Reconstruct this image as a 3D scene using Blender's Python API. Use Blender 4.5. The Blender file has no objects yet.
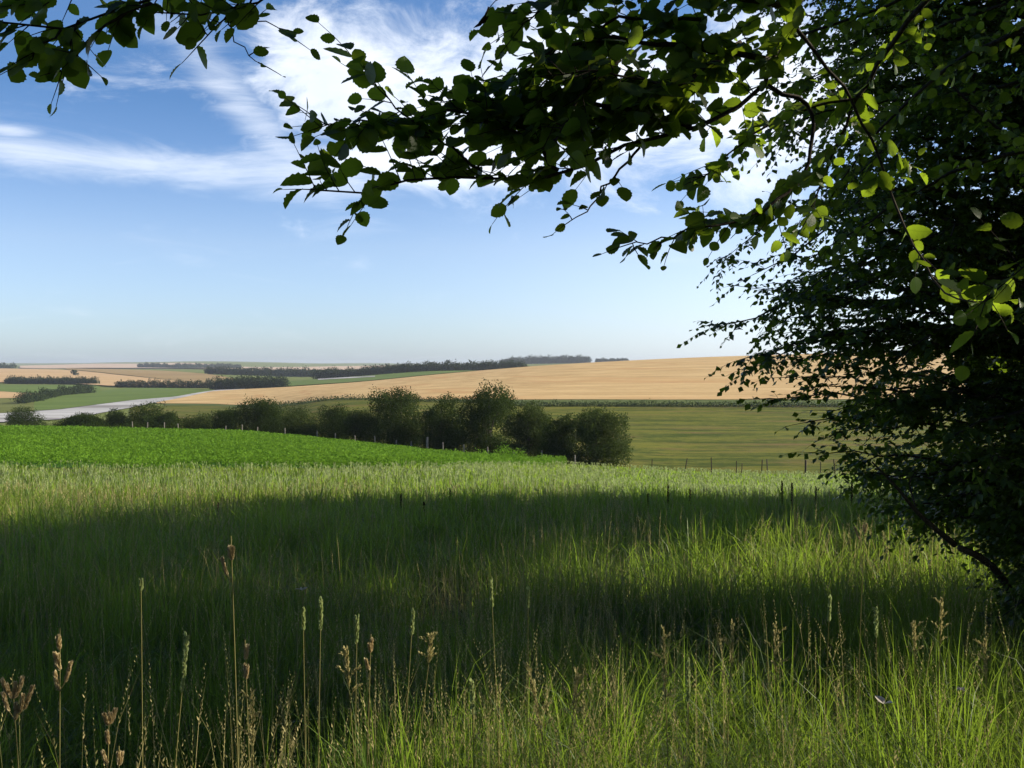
import bpy, math
import numpy as np
from mathutils import Vector

RNG = np.random.default_rng(7)
scene = bpy.context.scene
COL = scene.collection
F = 1024.0
PITCH = math.atan(20.0 / F)
CP, SP = math.cos(PITCH), math.sin(PITCH)

# ------------------------------------------------------------------ basics
def bearing(px, py=384.0):
    """slope x/y and z/y of the sight line through a point of the photograph"""
    cx, cy = (px - 512.0) / F, (384.0 - py) / F
    y = CP + cy * SP
    return cx / y, (cy * CP - SP) / y

def at(px, py, d):
    u, s = bearing(px, py)
    return np.array([u * d, d, s * d])

def nrm(v):
    v = np.asarray(v, float)
    return v / (np.linalg.norm(v, axis=-1, keepdims=True) + 1e-12)

_ph = np.random.default_rng(3).uniform(0, 6.28, (8, 3))
def wobble(x, y, scale, seed=0):
    """smooth value in about -1..1 over the plan"""
    x = np.asarray(x, float) / scale + seed * 17.3; y = np.asarray(y, float) / scale - seed * 9.1
    s = 0
    for k in range(6):
        a = _ph[k, 0]; f = 1.0 + 0.55 * k
        s = s + np.sin(f * (x * math.cos(a) + y * math.sin(a)) + _ph[k, 1] + 1.3 * np.sin(0.7 * f * (y * math.cos(a) - x * math.sin(a)) + _ph[k, 2])) / (1 + 0.5 * k)
    return s / 2.2

def pchip_slopes(x, y):
    h = np.diff(x); d = np.diff(y, axis=-1) / h
    m = np.zeros_like(y)
    w1 = 2 * h[1:] + h[:-1]; w2 = h[1:] + 2 * h[:-1]
    a, b = d[..., :-1], d[..., 1:]
    with np.errstate(divide='ignore', invalid='ignore'):
        hm = (w1 + w2) / (w1 / a + w2 / b)
    m[..., 1:-1] = np.where(a * b > 0, hm, 0)
    m[..., 0] = d[..., 0]; m[..., -1] = d[..., -1]
    return m

def hermite(x, y, m, q):
    q = np.clip(q, x[0], x[-1])
    i = np.clip(np.searchsorted(x, q) - 1, 0, len(x) - 2)
    h = x[i + 1] - x[i]; t = (q - x[i]) / h
    if y.ndim == 1:
        y0, y1, m0, m1 = y[i], y[i + 1], m[i], m[i + 1]
    else:
        r = np.arange(len(q)); y0, y1, m0, m1 = y[r, i], y[r, i + 1], m[r, i], m[r, i + 1]
    t2, t3 = t * t, t * t * t
    return (2*t3-3*t2+1)*y0 + (t3-2*t2+t)*h*m0 + (-2*t3+3*t2)*y1 + (t3-t2)*h*m1

# ------------------------------------------------------------------ the lie of the land: section lines out from the meadow
NEAR = [(0, -1.7), (5, -2.05), (22, -3.42)]
SECT = {
 -500: [(55,-5.6),(100,-7.4),(160,-10.0),(190,-13),(240,-19),(330,-19.5),(420,-20.7),(600,-20.5),(900,-20.3),(1050,-20),(1500,-13.5),(2200,-9),(2700,-13),(5000,0),(9500,1)],
 0:    [(55,-5.6),(100,-7.35),(150,-9.45),(178,-12.5),(235,-19),(330,-19.5),(420,-20.7),(600,-20.5),(900,-20.3),(1050,-20),(1500,-14),(2200,-10.3),(2700,-14),(5000,-1),(9500,1)],
 226:  [(55,-5.6),(100,-7.3),(135,-9.2),(160,-12.5),(220,-20),(350,-20.5),(480,-18.7),(660,-17),(760,-19.5),(900,-20),(1050,-20),(1500,-14.5),(2200,-11),(2700,-14),(5000,-1),(9500,1)],
 340:  [(55,-5.65),(95,-7.75),(122,-9.5),(150,-13.5),(210,-22),(300,-17),(360,-13.4),(660,-13),(800,-16.2),(1000,-13.7),(1250,-16),(2200,-11),(5000,-1),(9500,1)],
 440:  [(55,-5.75),(90,-8.3),(112,-9.85),(140,-13.5),(205,-23),(300,-15.7),(345,-12.8),(690,-7.2),(850,-10.5),(1000,-7.3),(1250,-10),(2500,-6),(5000,-1),(9500,1)],
 546:  [(55,-6.15),(85,-8.6),(102,-9.95),(130,-13.5),(210,-24),(232,-22.5),(330,-14),(345,-12.4),(700,-1.2),(900,-5),(1250,-8),(2500,0.6),(3000,-8),(5000,-1),(9500,1)],
 616:  [(55,-6.5),(80,-8.65),(96,-9.8),(125,-14),(215,-25),(237,-22.6),(330,-14),(345,-12.3),(700,1.6),(900,-3),(1250,-6),(2500,2.2),(3000,-8),(5000,-1),(9500,1)],
 700:  [(55,-6.7),(76,-8.5),(88,-9.4),(120,-14),(215,-25.5),(240,-23),(330,-14),(345,-12.3),(700,4.2),(900,0),(1250,-6),(2500,-2),(5000,-1),(9500,1)],
 820:  [(55,-6.8),(70,-8.1),(82,-9.0),(115,-14),(215,-25.5),(240,-23),(330,-14),(345,-12.2),(700,6.8),(900,2),(1250,-6),(2500,-2),(5000,-1),(9500,1)],
 1024: [(55,-6.9),(68,-8.0),(78,-8.8),(110,-14),(215,-25.5),(240,-23),(330,-14),(345,-12),(700,11),(900,5),(1250,-4),(2500,-2),(5000,-1),(9500,1)],
 1600: [(55,-6.9),(66,-7.9),(76,-8.6),(110,-14),(215,-25.5),(240,-23),(330,-14),(345,-12),(700,13),(900,6),(1250,-4),(2500,-2),(5000,-1),(9500,1)],
}
_PX = np.array(sorted(SECT)); _U = np.array([bearing(p)[0] for p in _PX])
_COLS = []
for p in _PX:
    a = np.array(NEAR + SECT[p], float)
    _COLS.append((a[:, 0], a[:, 1], pchip_slopes(a[:, 0], a[:, 1])))

def ground(x, y):
    x = np.atleast_1d(np.asarray(x, float)); y = np.atleast_1d(np.asarray(y, float))
    x, y = np.broadcast_arrays(x, y); shp = x.shape; x = x.ravel(); y = y.ravel()
    d = np.maximum(y, 0.0)
    vals = np.stack([hermite(c[0], c[1], c[2], d) for c in _COLS], 1)
    u = x / np.maximum(y, 12.0)
    z = hermite(_U, vals, pchip_slopes(_U, vals), u)
    z = z + np.minimum(y, 0) * -0.03
    z = z + 0.05 * wobble(x, y, 3.0, 1) * np.clip(1 - d / 60, 0, 1)
    z = z + np.clip((d - 2800) / 1500, 0, 1) * 13.0 * wobble(x, y * 0.35, 420.0, 2)
    return z.reshape(shp)

def gz(x, y): return float(ground(x, y)[0])

BROW_PX = np.array([-500, 0, 226, 340, 440, 546, 616, 700, 820, 1024, 1600]); BROW_D = np.array([160, 150, 135, 122, 112, 102, 96, 88, 82, 78, 76.])
def brow(px): return np.interp(px, BROW_PX, BROW_D)

# ------------------------------------------------------------------ mesh building
class MB:
    """collects vertices, polygons, a tint value and a uv per vertex, links them as one mesh object"""
    def __init__(s): s.V = []; s.P = []; s.T = []; s.UV = []; s.n = 0
    def add(s, V, polys, tint=0.5, uv=None):
        V = np.asarray(V, float).reshape(-1, 3)
        for p in polys: s.P.append(np.asarray(p, np.int64) + s.n)
        s.V.append(V)
        s.T.append(np.broadcast_to(np.asarray(tint, float), (len(V),)))
        s.UV.append(np.zeros((len(V), 2)) if uv is None else np.asarray(uv, float))
        s.n += len(V)
    def spread(s, tv, tp, pos, ax, ay, az, size, tint, tuv=None):
        """copies of the template (tv, tp) on frames pos, ax, ay, az with size (N,) or (N,3)"""
        N = len(pos)
        if N == 0: return
        size = np.asarray(size, float)
        if size.ndim == 1: size = np.repeat(size[:, None], 3, 1)
        V = pos[:, None, :] + tv[None, :, 0:1] * (ax * size[:, 0:1])[:, None] + tv[None, :, 1:2] * (ay * size[:, 1:2])[:, None] + tv[None, :, 2:3] * (az * size[:, 2:3])[:, None]
        off = (np.arange(N) * len(tv))[:, None, None]
        polys = [(np.asarray(p)[None] + off).reshape(-1, np.asarray(p).shape[1]) for p in tp]
        s.add(V.reshape(-1, 3), polys, np.repeat(np.asarray(tint, float), len(tv)), None if tuv is None else np.tile(tuv, (N, 1)))
    def tube(s, path, rad, sides=6, tint=0.5, cap=True):
        path = np.asarray(path, float); n = len(path)
        rad = np.broadcast_to(np.asarray(rad, float), (n,))
        t = nrm(np.gradient(path, axis=0))
        ref = np.array([0, 0, 1.]) if abs(t[0][2]) < 0.9 else np.array([1., 0, 0])
        a = nrm(np.cross(t, ref)); b = np.cross(t, a)
        ang = np.arange(sides) * 2 * math.pi / sides
        V = path[:, None] + rad[:, None, None] * (np.cos(ang)[None, :, None] * a[:, None] + np.sin(ang)[None, :, None] * b[:, None])
        i = np.arange(n - 1)[:, None] * sides; j = np.arange(sides)[None]; k = (j + 1) % sides
        q = np.stack([i + j, i + k, i + sides + k, i + sides + j], -1).reshape(-1, 4)
        polys = [q]
        if cap: polys += [np.arange(sides)[::-1][None], ((n - 1) * sides + np.arange(sides))[None]]
        s.add(V.reshape(-1, 3), polys, tint)
    def build(s, name, mat, parent=None, smooth=True):
        V = np.concatenate(s.V); me = bpy.data.meshes.new(name)
        tot = np.concatenate([np.full(len(p), p.shape[1]) for p in s.P])
        loops = np.concatenate([p.ravel() for p in s.P])
        if parent is not None:
            V = V - np.array(parent.location)
        me.vertices.add(len(V)); me.vertices.foreach_set('co', V.astype(np.float32).ravel())
        me.loops.add(len(loops)); me.loops.foreach_set('vertex_index', loops.astype(np.int32))
        me.polygons.add(len(tot)); st = np.concatenate([[0], np.cumsum(tot)[:-1]])
        me.polygons.foreach_set('loop_start', st.astype(np.int32)); me.polygons.foreach_set('loop_total', tot.astype(np.int32))
        me.polygons.foreach_set('use_smooth', np.full(len(tot), smooth))
        a = me.attributes.new('tint', 'FLOAT', 'POINT'); a.data.foreach_set('value', np.concatenate(s.T).astype(np.float32))
        uv = np.concatenate(s.UV)
        if np.any(uv):
            l = me.uv_layers.new(name='UVMap'); l.data.foreach_set('uv', uv[loops].astype(np.float32).ravel())
        me.update(calc_edges=True)
        me.materials.append(mat)
        o = bpy.data.objects.new(name, me); COL.objects.link(o)
        if parent is not None: o.parent = parent
        return o

def tag(o, label=None, cat=None, group=None, kind=None):
    if label: o['label'] = label
    if cat: o['category'] = cat
    if group: o['group'] = group
    if kind: o['kind'] = kind
    return o

def empty(name, loc, label, cat, group=None):
    o = bpy.data.objects.new(name, None); COL.objects.link(o); o.location = loc; o.empty_display_size = 0.2
    return tag(o, label, cat, group)

# ------------------------------------------------------------------ materials
class NT:
    def __init__(s, tree): s.t = tree; s.t.nodes.clear()
    def n(s, kind, **kw):
        o = s.t.nodes.new(kind)
        for k, v in kw.items(): setattr(o, k, v)
        return o
    def put(s, sock, v):
        if isinstance(v, bpy.types.NodeSocket): s.t.links.new(v, sock)
        else: sock.default_value = v
    def m(s, op, a, b=0.0, c=0.0, clamp=False):
        o = s.n('ShaderNodeMath', operation=op, use_clamp=clamp)
        for k, v in enumerate((a, b, c)): s.put(o.inputs[k], v)
        return o.outputs[0]
    def mix(s, f, a, b, blend='MIX'):
        o = s.n('ShaderNodeMix', data_type='RGBA', blend_type=blend)
        s.put(o.inputs[0], f)
        for k, v in ((6, a), (7, b)):
            s.put(o.inputs[k], v if isinstance(v, bpy.types.NodeSocket) else (*v[:3], 1))
        return o.outputs[2]
    def ramp(s, f, stops, interp='LINEAR'):
        o = s.n('ShaderNodeValToRGB'); r = o.color_ramp; r.interpolation = interp
        while len(r.elements) < len(stops): r.elements.new(0.5)
        for e, (p, c) in zip(r.elements, stops): e.position = p; e.color = (*c[:3], 1)
        s.put(o.inputs[0], f); return o.outputs[0]
    def smooth(s, v, a, b):
        o = s.n('ShaderNodeMapRange', interpolation_type='SMOOTHSTEP'); s.put(o.inputs[0], v)
        o.inputs[1].default_value = a; o.inputs[2].default_value = b; return o.outputs[0]
    def noise(s, vec, scale, detail=4.0, rough=0.55, dist=0.0):
        o = s.n('ShaderNodeTexNoise'); s.put(o.inputs['Vector'], vec)
        o.inputs['Scale'].default_value = scale; o.inputs['Detail'].default_value = detail
        o.inputs['Roughness'].default_value = rough; o.inputs['Distortion'].default_value = dist
        return o.outputs[0]
    def scale(s, vec, sc, rot=0.0):
        o = s.n('ShaderNodeMapping'); s.put(o.inputs[0], vec)
        o.inputs['Scale'].default_value = sc; o.inputs['Rotation'].default_value = (0, 0, rot); return o.outputs[0]
    def bump(s, h, strength, dist):
        o = s.n('ShaderNodeBump'); s.put(o.inputs['Height'], h); o.inputs['Strength'].default_value = strength; o.inputs['Distance'].default_value = dist
        return o.outputs[0]

def new_mat(name):
    m = bpy.data.materials.new(name); m.use_nodes = True
    return m, NT(m.node_tree)

def leaf_mat(name, c_dark, c_light, trans=0.35, t_col=(0.25, 0.38, 0.03), rough=0.5, spec=0.35, veins=False, patch=0.0):
    """a leaf or blade: reflecting side plus light let through; the tint attribute picks the leaf's own green"""
    m, t = new_mat(name)
    at_ = t.n('ShaderNodeAttribute', attribute_name='tint').outputs['Fac']
    col = t.mix(at_, c_dark, c_light)
    tr = t.mix(at_, tuple(x * 0.65 for x in t_col), t_col)
    if patch:
        pos = t.n('ShaderNodeNewGeometry').outputs['Position']
        nz = t.smooth(t.noise(pos, patch, 3), 0.4, 0.62)
        col = t.mix(t.m('MULTIPLY', nz, 0.55), col, (c_light[0] * 1.5, c_light[1] * 1.02, c_light[2]))
    p = t.n('ShaderNodeBsdfPrincipled'); p.inputs['Roughness'].default_value = rough
    p.inputs['Specular IOR Level'].default_value = spec
    if veins:
        uv = t.n('ShaderNodeUVMap').outputs[0]; sp = t.n('ShaderNodeSeparateXYZ'); t.put(sp.inputs[0], uv)
        ax = t.m('ABSOLUTE', t.m('SUBTRACT', sp.outputs[0], 0.5))
        w = t.m('SINE', t.m('MULTIPLY', t.m('SUBTRACT', sp.outputs[1], t.m('MULTIPLY', ax, 0.7)), 50.0))
        side = t.smooth(w, 0.55, 1.0); mid = t.smooth(ax, 0.035, 0.008)
        v = t.m('MAXIMUM', t.m('MULTIPLY', side, 0.5), mid)
        pos = t.n('ShaderNodeNewGeometry').outputs['Position']
        blot = t.smooth(t.noise(pos, 55.0, 4, 0.6), 0.60, 0.72)
        col = t.mix(t.m('MULTIPLY', v, 0.5), col, tuple(x * 1.9 for x in c_light))
        col = t.mix(t.m('MULTIPLY', blot, 0.35), col, (0.10, 0.07, 0.02))
        tr = t.mix(t.m('MULTIPLY', v, 0.6), tr, tuple(x * 0.45 for x in t_col))
        tr = t.mix(t.m('MULTIPLY', blot, 0.45), tr, (0.12, 0.08, 0.01))
        t.put(p.inputs['Normal'], t.bump(v, 0.35, 0.002))
    t.put(p.inputs['Base Color'], col)
    tl = t.n('ShaderNodeBsdfTranslucent'); t.put(tl.inputs[0], tr)
    mx = t.n('ShaderNodeMixShader'); mx.inputs[0].default_value = trans
    t.put(mx.inputs[1], p.outputs[0]); t.put(mx.inputs[2], tl.outputs[0])
    o = t.n('ShaderNodeOutputMaterial'); t.put(o.inputs[0], mx.outputs[0])
    return m

def bark_mat(name, a, b, sc=(18, 18, 3)):
    m, t = new_mat(name)
    pos = t.n('ShaderNodeNewGeometry').outputs['Position']
    n = t.noise(t.scale(pos, sc), 1.0, 6, 0.65)
    p = t.n('ShaderNodeBsdfPrincipled'); p.inputs['Roughness'].default_value = 0.85; p.inputs['Specular IOR Level'].default_value = 0.2
    t.put(p.inputs['Base Color'], t.mix(t.smooth(n, 0.35, 0.65), a, b))
    t.put(p.inputs['Normal'], t.bump(n, 0.5, 0.01))
    o = t.n('ShaderNodeOutputMaterial'); t.put(o.inputs[0], p.outputs[0]); return m

def field_mat(name, a, b, streak=(0.02, 0.3, 1), rot=0.0, extra=None, ex=(0.55, 0.75), esc=(0.01, 0.06, 1), tram=None, bump=0.3, lo=0.35, hi=0.65):
    """a field seen from afar: colours a and b in streaks along the rows, patches of extra"""
    m, t = new_mat(name)
    pos = t.n('ShaderNodeNewGeometry').outputs['Position']
    n1 = t.noise(t.scale(pos, streak, rot), 1.0, 8, 0.68)
    n2 = t.noise(t.scale(pos, (0.35, 0.9, 1), rot), 1.0, 6, 0.75)
    f = t.smooth(t.m('ADD', t.m('MULTIPLY', n1, 0.65), t.m('MULTIPLY', n2, 0.35)), lo, hi)
    col = t.mix(f, a, b)
    if extra:
        n3 = t.noise(t.scale(pos, esc, rot), 1.0, 6, 0.6)
        col = t.mix(t.smooth(n3, *ex), col, extra)
    if tram:
        sp = t.n('ShaderNodeSeparateXYZ'); t.put(sp.inputs[0], t.scale(pos, (1, 1, 1), rot))
        w = t.m('ADD', sp.outputs[1], t.m('MULTIPLY', t.noise(pos, 0.008, 2), 60.0))
        l = t.smooth(t.m('SINE', t.m('MULTIPLY', w, 6.283 / tram[0])), 0.93, 1.0)
        br = t.smooth(t.noise(t.scale(pos, (0.012, 0.05, 1), rot), 1.0, 4), 0.42, 0.6)
        col = t.mix(t.m('MULTIPLY', t.m('MULTIPLY', l, br), tram[1]), col, tram[2])
    p = t.n('ShaderNodeBsdfPrincipled'); p.inputs['Roughness'].default_value = 0.95; p.inputs['Specular IOR Level'].default_value = 0.05
    t.put(p.inputs['Base Color'], col)
    if bump: t.put(p.inputs['Normal'], t.bump(n2, bump, 0.5))
    o = t.n('ShaderNodeOutputMaterial'); t.put(o.inputs[0], p.outputs[0]); return m

M = {}
M['grass'] = leaf_mat('grass blade', (0.040, 0.075, 0.013), (0.145, 0.225, 0.033), 0.47, (0.37, 0.56, 0.05), 0.5, 0.3, patch=0.25)
M['straw'] = leaf_mat('dry seed stem', (0.17, 0.18, 0.05), (0.46, 0.39, 0.18), 0.35, (0.5, 0.44, 0.17), 0.7, 0.15)
M['seed'] = leaf_mat('seed husk', (0.38, 0.31, 0.16), (0.70, 0.58, 0.34), 0.35, (0.62, 0.50, 0.27), 0.8, 0.1)
M['green_seed'] = leaf_mat('green seed spike', (0.22, 0.26, 0.08), (0.42, 0.48, 0.21), 0.35, (0.50, 0.60, 0.24), 0.75, 0.1)
M['dock'] = leaf_mat('dark dock seed', (0.030, 0.018, 0.010), (0.075, 0.045, 0.022), 0.1, (0.1, 0.05, 0.02), 0.8, 0.1)
M['crop'] = leaf_mat('crop leaf', (0.105, 0.22, 0.016), (0.15, 0.29, 0.022), 0.38, (0.22, 0.40, 0.04), 0.7, 0.08)
M['leaf'] = leaf_mat('broad leaf', (0.022, 0.048, 0.010), (0.05, 0.085, 0.018), 0.45, (0.38, 0.56, 0.03), 0.42, 0.35, veins=True)
M['small_leaf'] = leaf_mat('small hedge leaf', (0.020, 0.042, 0.008), (0.060, 0.098, 0.018), 0.40, (0.26, 0.40, 0.02), 0.36, 0.6)
M['tree_leaf'] = leaf_mat('hedge tree foliage', (0.014, 0.028, 0.006), (0.040, 0.060, 0.013), 0.2, (0.10, 0.16, 0.02), 0.8, 0.06)
M['pale_leaf'] = leaf_mat('pale shrub foliage', (0.022, 0.038, 0.010), (0.075, 0.10, 0.028), 0.22, (0.14, 0.20, 0.03), 0.8, 0.06)
M['wood_leaf'] = leaf_mat('distant wood foliage', (0.014, 0.028, 0.008), (0.036, 0.055, 0.015), 0.1, (0.08, 0.12, 0.02), 0.8, 0.1)
M['bark'] = bark_mat('grey brown bark', (0.035, 0.028, 0.020), (0.10, 0.085, 0.065))
M['twig'] = bark_mat('twig bark', (0.030, 0.022, 0.015), (0.075, 0.058, 0.040), (60, 60, 60))
M['post'] = bark_mat('weathered post wood', (0.13, 0.115, 0.09), (0.30, 0.27, 0.22), (20, 20, 4))
M['stake'] = bark_mat('dark stake wood', (0.035, 0.028, 0.020), (0.09, 0.07, 0.05), (20, 20, 4))

# ------------------------------------------------------------------ ground sheets
def ground_sheet():
    d = [-90, -60, -40, -25, -15, -8, -4, 0]; v = 0.0
    while v < 9400: v += max(0.9, min(2.0, v * 0.1 + .3)) if v < 200 else v * 0.022; d.append(v)
    d = np.array(d); u = np.linspace(-1.25, 1.25, 221)
    w = np.abs(d) + 30
    X = u[None] * w[:, None]; Y = np.repeat(d[:, None], len(u), 1)
    Z = ground(X, Y); n, k = X.shape
    i = np.arange(n - 1)[:, None] * k + np.arange(k - 1)[None]
    mb = MB(); mb.add(np.stack([X, Y, Z], -1), [np.stack([i, i + 1, i + k + 1, i + k], -1).reshape(-1, 4)])
    m, t = new_mat('meadow ground')
    pos = t.n('ShaderNodeNewGeometry').outputs['Position']
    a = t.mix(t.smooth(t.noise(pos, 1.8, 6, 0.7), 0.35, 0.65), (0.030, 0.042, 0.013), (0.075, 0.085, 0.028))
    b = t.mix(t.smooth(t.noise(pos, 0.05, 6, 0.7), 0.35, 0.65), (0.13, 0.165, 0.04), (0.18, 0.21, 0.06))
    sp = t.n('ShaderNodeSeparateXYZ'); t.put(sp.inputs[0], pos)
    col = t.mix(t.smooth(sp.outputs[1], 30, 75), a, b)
    p = t.n('ShaderNodeBsdfPrincipled'); p.inputs['Roughness'].default_value = 0.95; p.inputs['Specular IOR Level'].default_value = 0.05
    t.put(p.inputs['Base Color'], col); t.put(p.inputs['Normal'], t.bump(t.noise(pos, 6, 5, .7), 0.6, 0.1))
    o = t.n('ShaderNodeOutputMaterial'); t.put(o.inputs[0], p.outputs[0])
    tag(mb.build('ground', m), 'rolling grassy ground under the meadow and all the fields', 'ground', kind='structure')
ground_sheet()

def field(name, stations, mat, label, lift, cat='field', rows=24, step=8):
    """a field draped on the land: stations (bearing px, near distance, far distance)"""
    st = np.array(stations, float)
    px = np.arange(st[0, 0], st[-1, 0] + step * .5, step); px[-1] = st[-1, 0]
    a = np.interp(px, st[:, 0], st[:, 1]); b = np.interp(px, st[:, 0], st[:, 2])
    t = np.linspace(0, 1, rows)[:, None]
    D = a[None] * (1 - t) + b[None] * t
    U = bearing(px)[0][None]
    X = U * D; Z = ground(X, D) + lift
    n, k = D.shape
    i = np.arange(n - 1)[:, None] * k + np.arange(k - 1)[None]
    mb = MB(); mb.add(np.stack([X, D, Z], -1), [np.stack([i, i + 1, i + k + 1, i + k], -1).reshape(-1, 4)])
    return tag(mb.build(name, mat), label, cat, kind='structure')

CROP_ST = [(p, 55, float(brow(p)) - 2) for p in (-400, -200, 0, 120, 226, 300)] + [(340, 56, float(brow(340)) - 2), (440, 63, float(brow(440)) - 2), (520, 82, float(brow(520)) - 2), (566, 97, float(brow(566)) - 1.5)]
field('crop_field', CROP_ST, field_mat('crop soil', (0.035, 0.10, 0.015), (0.06, 0.16, 0.02), (0.5, 1.2, 1)), 'bright green crop field sloping behind the pale meadow', 0.03)
wheat = field_mat('ripe wheat', (0.44, 0.295, 0.13), (0.65, 0.475, 0.235), (0.008, 0.075, 1), 0.05, extra=(0.50, 0.30, 0.13), ex=(0.5, 0.75), esc=(0.004, 0.02, 1), tram=(24, 0.55, (0.36, 0.22, 0.09)))
field('wheat_field', [(156, 500, 514), (185, 490, 564), (214, 478, 644), (245, 455, 664), (290, 415, 664), (400, 357, 700), (520, 347, 735), (650, 345, 745), (760, 345, 750), (1000, 345, 755), (1700, 345, 760)], wheat,
      'broad golden wheat field rising to the skyline', 0.35, rows=60)
pasture = field_mat('mown pasture', (0.054, 0.080, 0.009), (0.155, 0.160, 0.024), (0.030, 0.30, 1), 0.06, extra=(0.175, 0.125, 0.045), ex=(0.48, 0.72), esc=(0.022, 0.20, 1), bump=0.6, lo=.43, hi=.57)
field('pasture', [(130, 190, 480), (226, 190, 470), (300, 190, 400), (400, 190, 352), (520, 190, 334), (700, 190, 333), (1000, 190, 333), (1700, 190, 333)], pasture, 'olive mown pasture with brownish streaks below the wheat', 0.15, rows=60)
field('grass_verge', [(165, 478, 498), (215, 462, 476), (290, 402, 413), (400, 352, 356), (520, 334, 346), (1000, 333, 344), (1700, 333, 344)],
      field_mat('verge grass', (0.07, 0.10, 0.03), (0.13, 0.16, 0.05), (0.1, 0.3, 1)), 'thin green verge between the far hedge and the wheat', 0.25, 'verge', rows=6)
pale = field_mat('pale stubble strip', (0.36, 0.36, 0.355), (0.54, 0.54, 0.53), (0.004, 0.05, 1), 0.5, extra=(0.25, 0.24, 0.23), ex=(0.48, 0.66), esc=(0.003, 0.03, 1))
field('covered_field', [(-300, 318, 400), (0, 338, 422), (60, 366, 455), (130, 462, 540), (160, 516, 568), (185, 562, 602), (214, 642, 664), (245, 662, 672)], pale, 'long whitish grey field strip in the valley', 0.4, rows=30)
g1 = field_mat('valley grass', (0.10, 0.155, 0.035), (0.14, 0.20, 0.05), (0.004, 0.03, 1))
g2 = field_mat('olive grass', (0.115, 0.135, 0.035), (0.165, 0.18, 0.055), (0.004, 0.03, 1))
tan = field_mat('tan stubble', (0.45, 0.30, 0.15), (0.58, 0.41, 0.22), (0.003, 0.03, 1))
brown = field_mat('brown stubble', (0.27, 0.19, 0.085), (0.36, 0.26, 0.12), (0.003, 0.02, 1))
pink = field_mat('pale pinkish stubble', (0.47, 0.35, 0.25), (0.60, 0.47, 0.36), (0.002, 0.01, 1))
field('green_field', [(34, 445, 560), (60, 458, 640), (130, 542, 850), (176, 572, 840), (214, 658, 760)], g1, 'green valley field above the whitish strip', 0.45)
field('olive_field', [(-300, 402, 600), (0, 424, 600), (34, 443, 590)], g2, 'olive field between the whitish strip and a tan field', 0.45)
field('tan_field', [(-300, 602, 745), (0, 602, 745), (40, 610, 730)], tan, 'small tan stubble field beyond the olive field', 0.45)
field('green_strip', [(-300, 748, 960), (0, 748, 960), (60, 650, 960), (100, 760, 930)], g1, 'green strip beyond the tan field', 0.5)
field('golden_slope', [(-300, 1060, 2150), (0, 1060, 2150), (60, 1040, 1900), (110, 900, 1420), (170, 860, 1150), (225, 850, 960)], tan, 'golden stubble slope far across the valley', 1.2, rows=40)
field('brown_field', [(66, 1920, 2150), (112, 1440, 2000), (170, 1165, 1700), (225, 975, 1300), (235, 960, 1200)], brown, 'dull brown field on the far slope', 1.3, rows=40)
field('pink_field', [(20, 2900, 4300), (90, 2300, 4200), (170, 2400, 3900), (250, 1700, 3300), (350, 1900, 3300), (440, 2300, 3300)], pink, 'pale pinkish field near the horizon', 2.5, rows=40)
field('upper_field', [(250, 770, 960), (300, 675, 985), (400, 712, 985), (470, 730, 985), (530, 742, 960)], g1, 'green field between the wheat and the dark tree belt', 0.8, rows=30)
field('chalk_strip', [(318, 940, 975), (350, 930, 965), (375, 925, 950)], pale, 'small whitish strip below the dark tree belt', 1.1, rows=5)

# ------------------------------------------------------------------ leaves
def leaf_template(n=6, fold=0.16, droop=0.18, wide=0.40, wave=0.02):
    """one broad leaf along +Y, length 1, three points across"""
    t = np.linspace(0, 1, n + 1)
    half = wide * np.sin(np.pi * np.clip(t, 0, 1) ** 0.88) ** 0.66
    half[0] = 0.015; half[-1] = 0.004
    V, uv = [], []
    for k, tt in enumerate(t):
        z = -droop * tt * tt
        e = wave * (1 if k % 2 else -1)
        for s in (-1, 0, 1):
            V.append((s * half[k] * (1 + (0.08 if k % 2 else -0.04)), tt, z + (fold * half[k] + e * half[k] * 3 if s else 0)))
            uv.append((0.5 + 0.5 * s * half[k] / wide, tt))
    q = []
    for k in range(n):
        for s in (0, 1): q.append((k*3+s, k*3+s+1, k*3+s+4, k*3+s+3))
    return np.array(V), [np.array(q)], np.array(uv)
LEAF_A = leaf_template(11, wave=.012)
LEAF_A2 = leaf_template(11, 0.28, 0.30, 0.36, 0.02)
LEAF_B = leaf_template(2, 0.25, 0.2, 0.34, 0)
CLUMP_V = np.array([(-.5, 0, 0), (0, -.15, .1), (.5, .05, 0), (.12, .5, -.12), (-.2, .42, .1), (.05, .1, .16)]); CLUMP_P = [np.array([(0, 1, 5), (1, 2, 5), (2, 3, 5), (4, 0, 5)])]

def frames(dirs, ups):
    ay = nrm(dirs); ax = nrm(np.cross(ay, ups)); az = np.cross(ax, ay); return ax, ay, az

class Foliage:
    """collects leaf frames, then spreads leaf shapes on them"""
    def __init__(s): s.pos = []; s.dir = []; s.up = []; s.size = []
    def add(s, pos, dirs, ups, size):
        s.pos.append(pos); s.dir.append(dirs); s.up.append(ups); s.size.append(size)
    def fill(s, mb, temps, rng, uv=True):
        pos = np.concatenate(s.pos); ax, ay, az = frames(np.concatenate(s.dir), np.concatenate(s.up)); size = np.concatenate(s.size)
        pick = rng.integers(0, len(temps), len(pos)); tint = np.clip(rng.normal(0.45, 0.25, len(pos)), 0, 1)
        sz = np.stack([size * rng.uniform(0.8, 1.15, len(pos)), size, size * rng.uniform(0.3, 1.6, len(pos))], 1)
        for k, (tv, tp, tuv) in enumerate(temps):
            w = pick == k
            mb.spread(tv, tp, pos[w], ax[w], ay[w], az[w], sz[w], tint[w], tuv if uv else None)
    def count(s): return sum(len(p) for p in s.pos)

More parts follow.
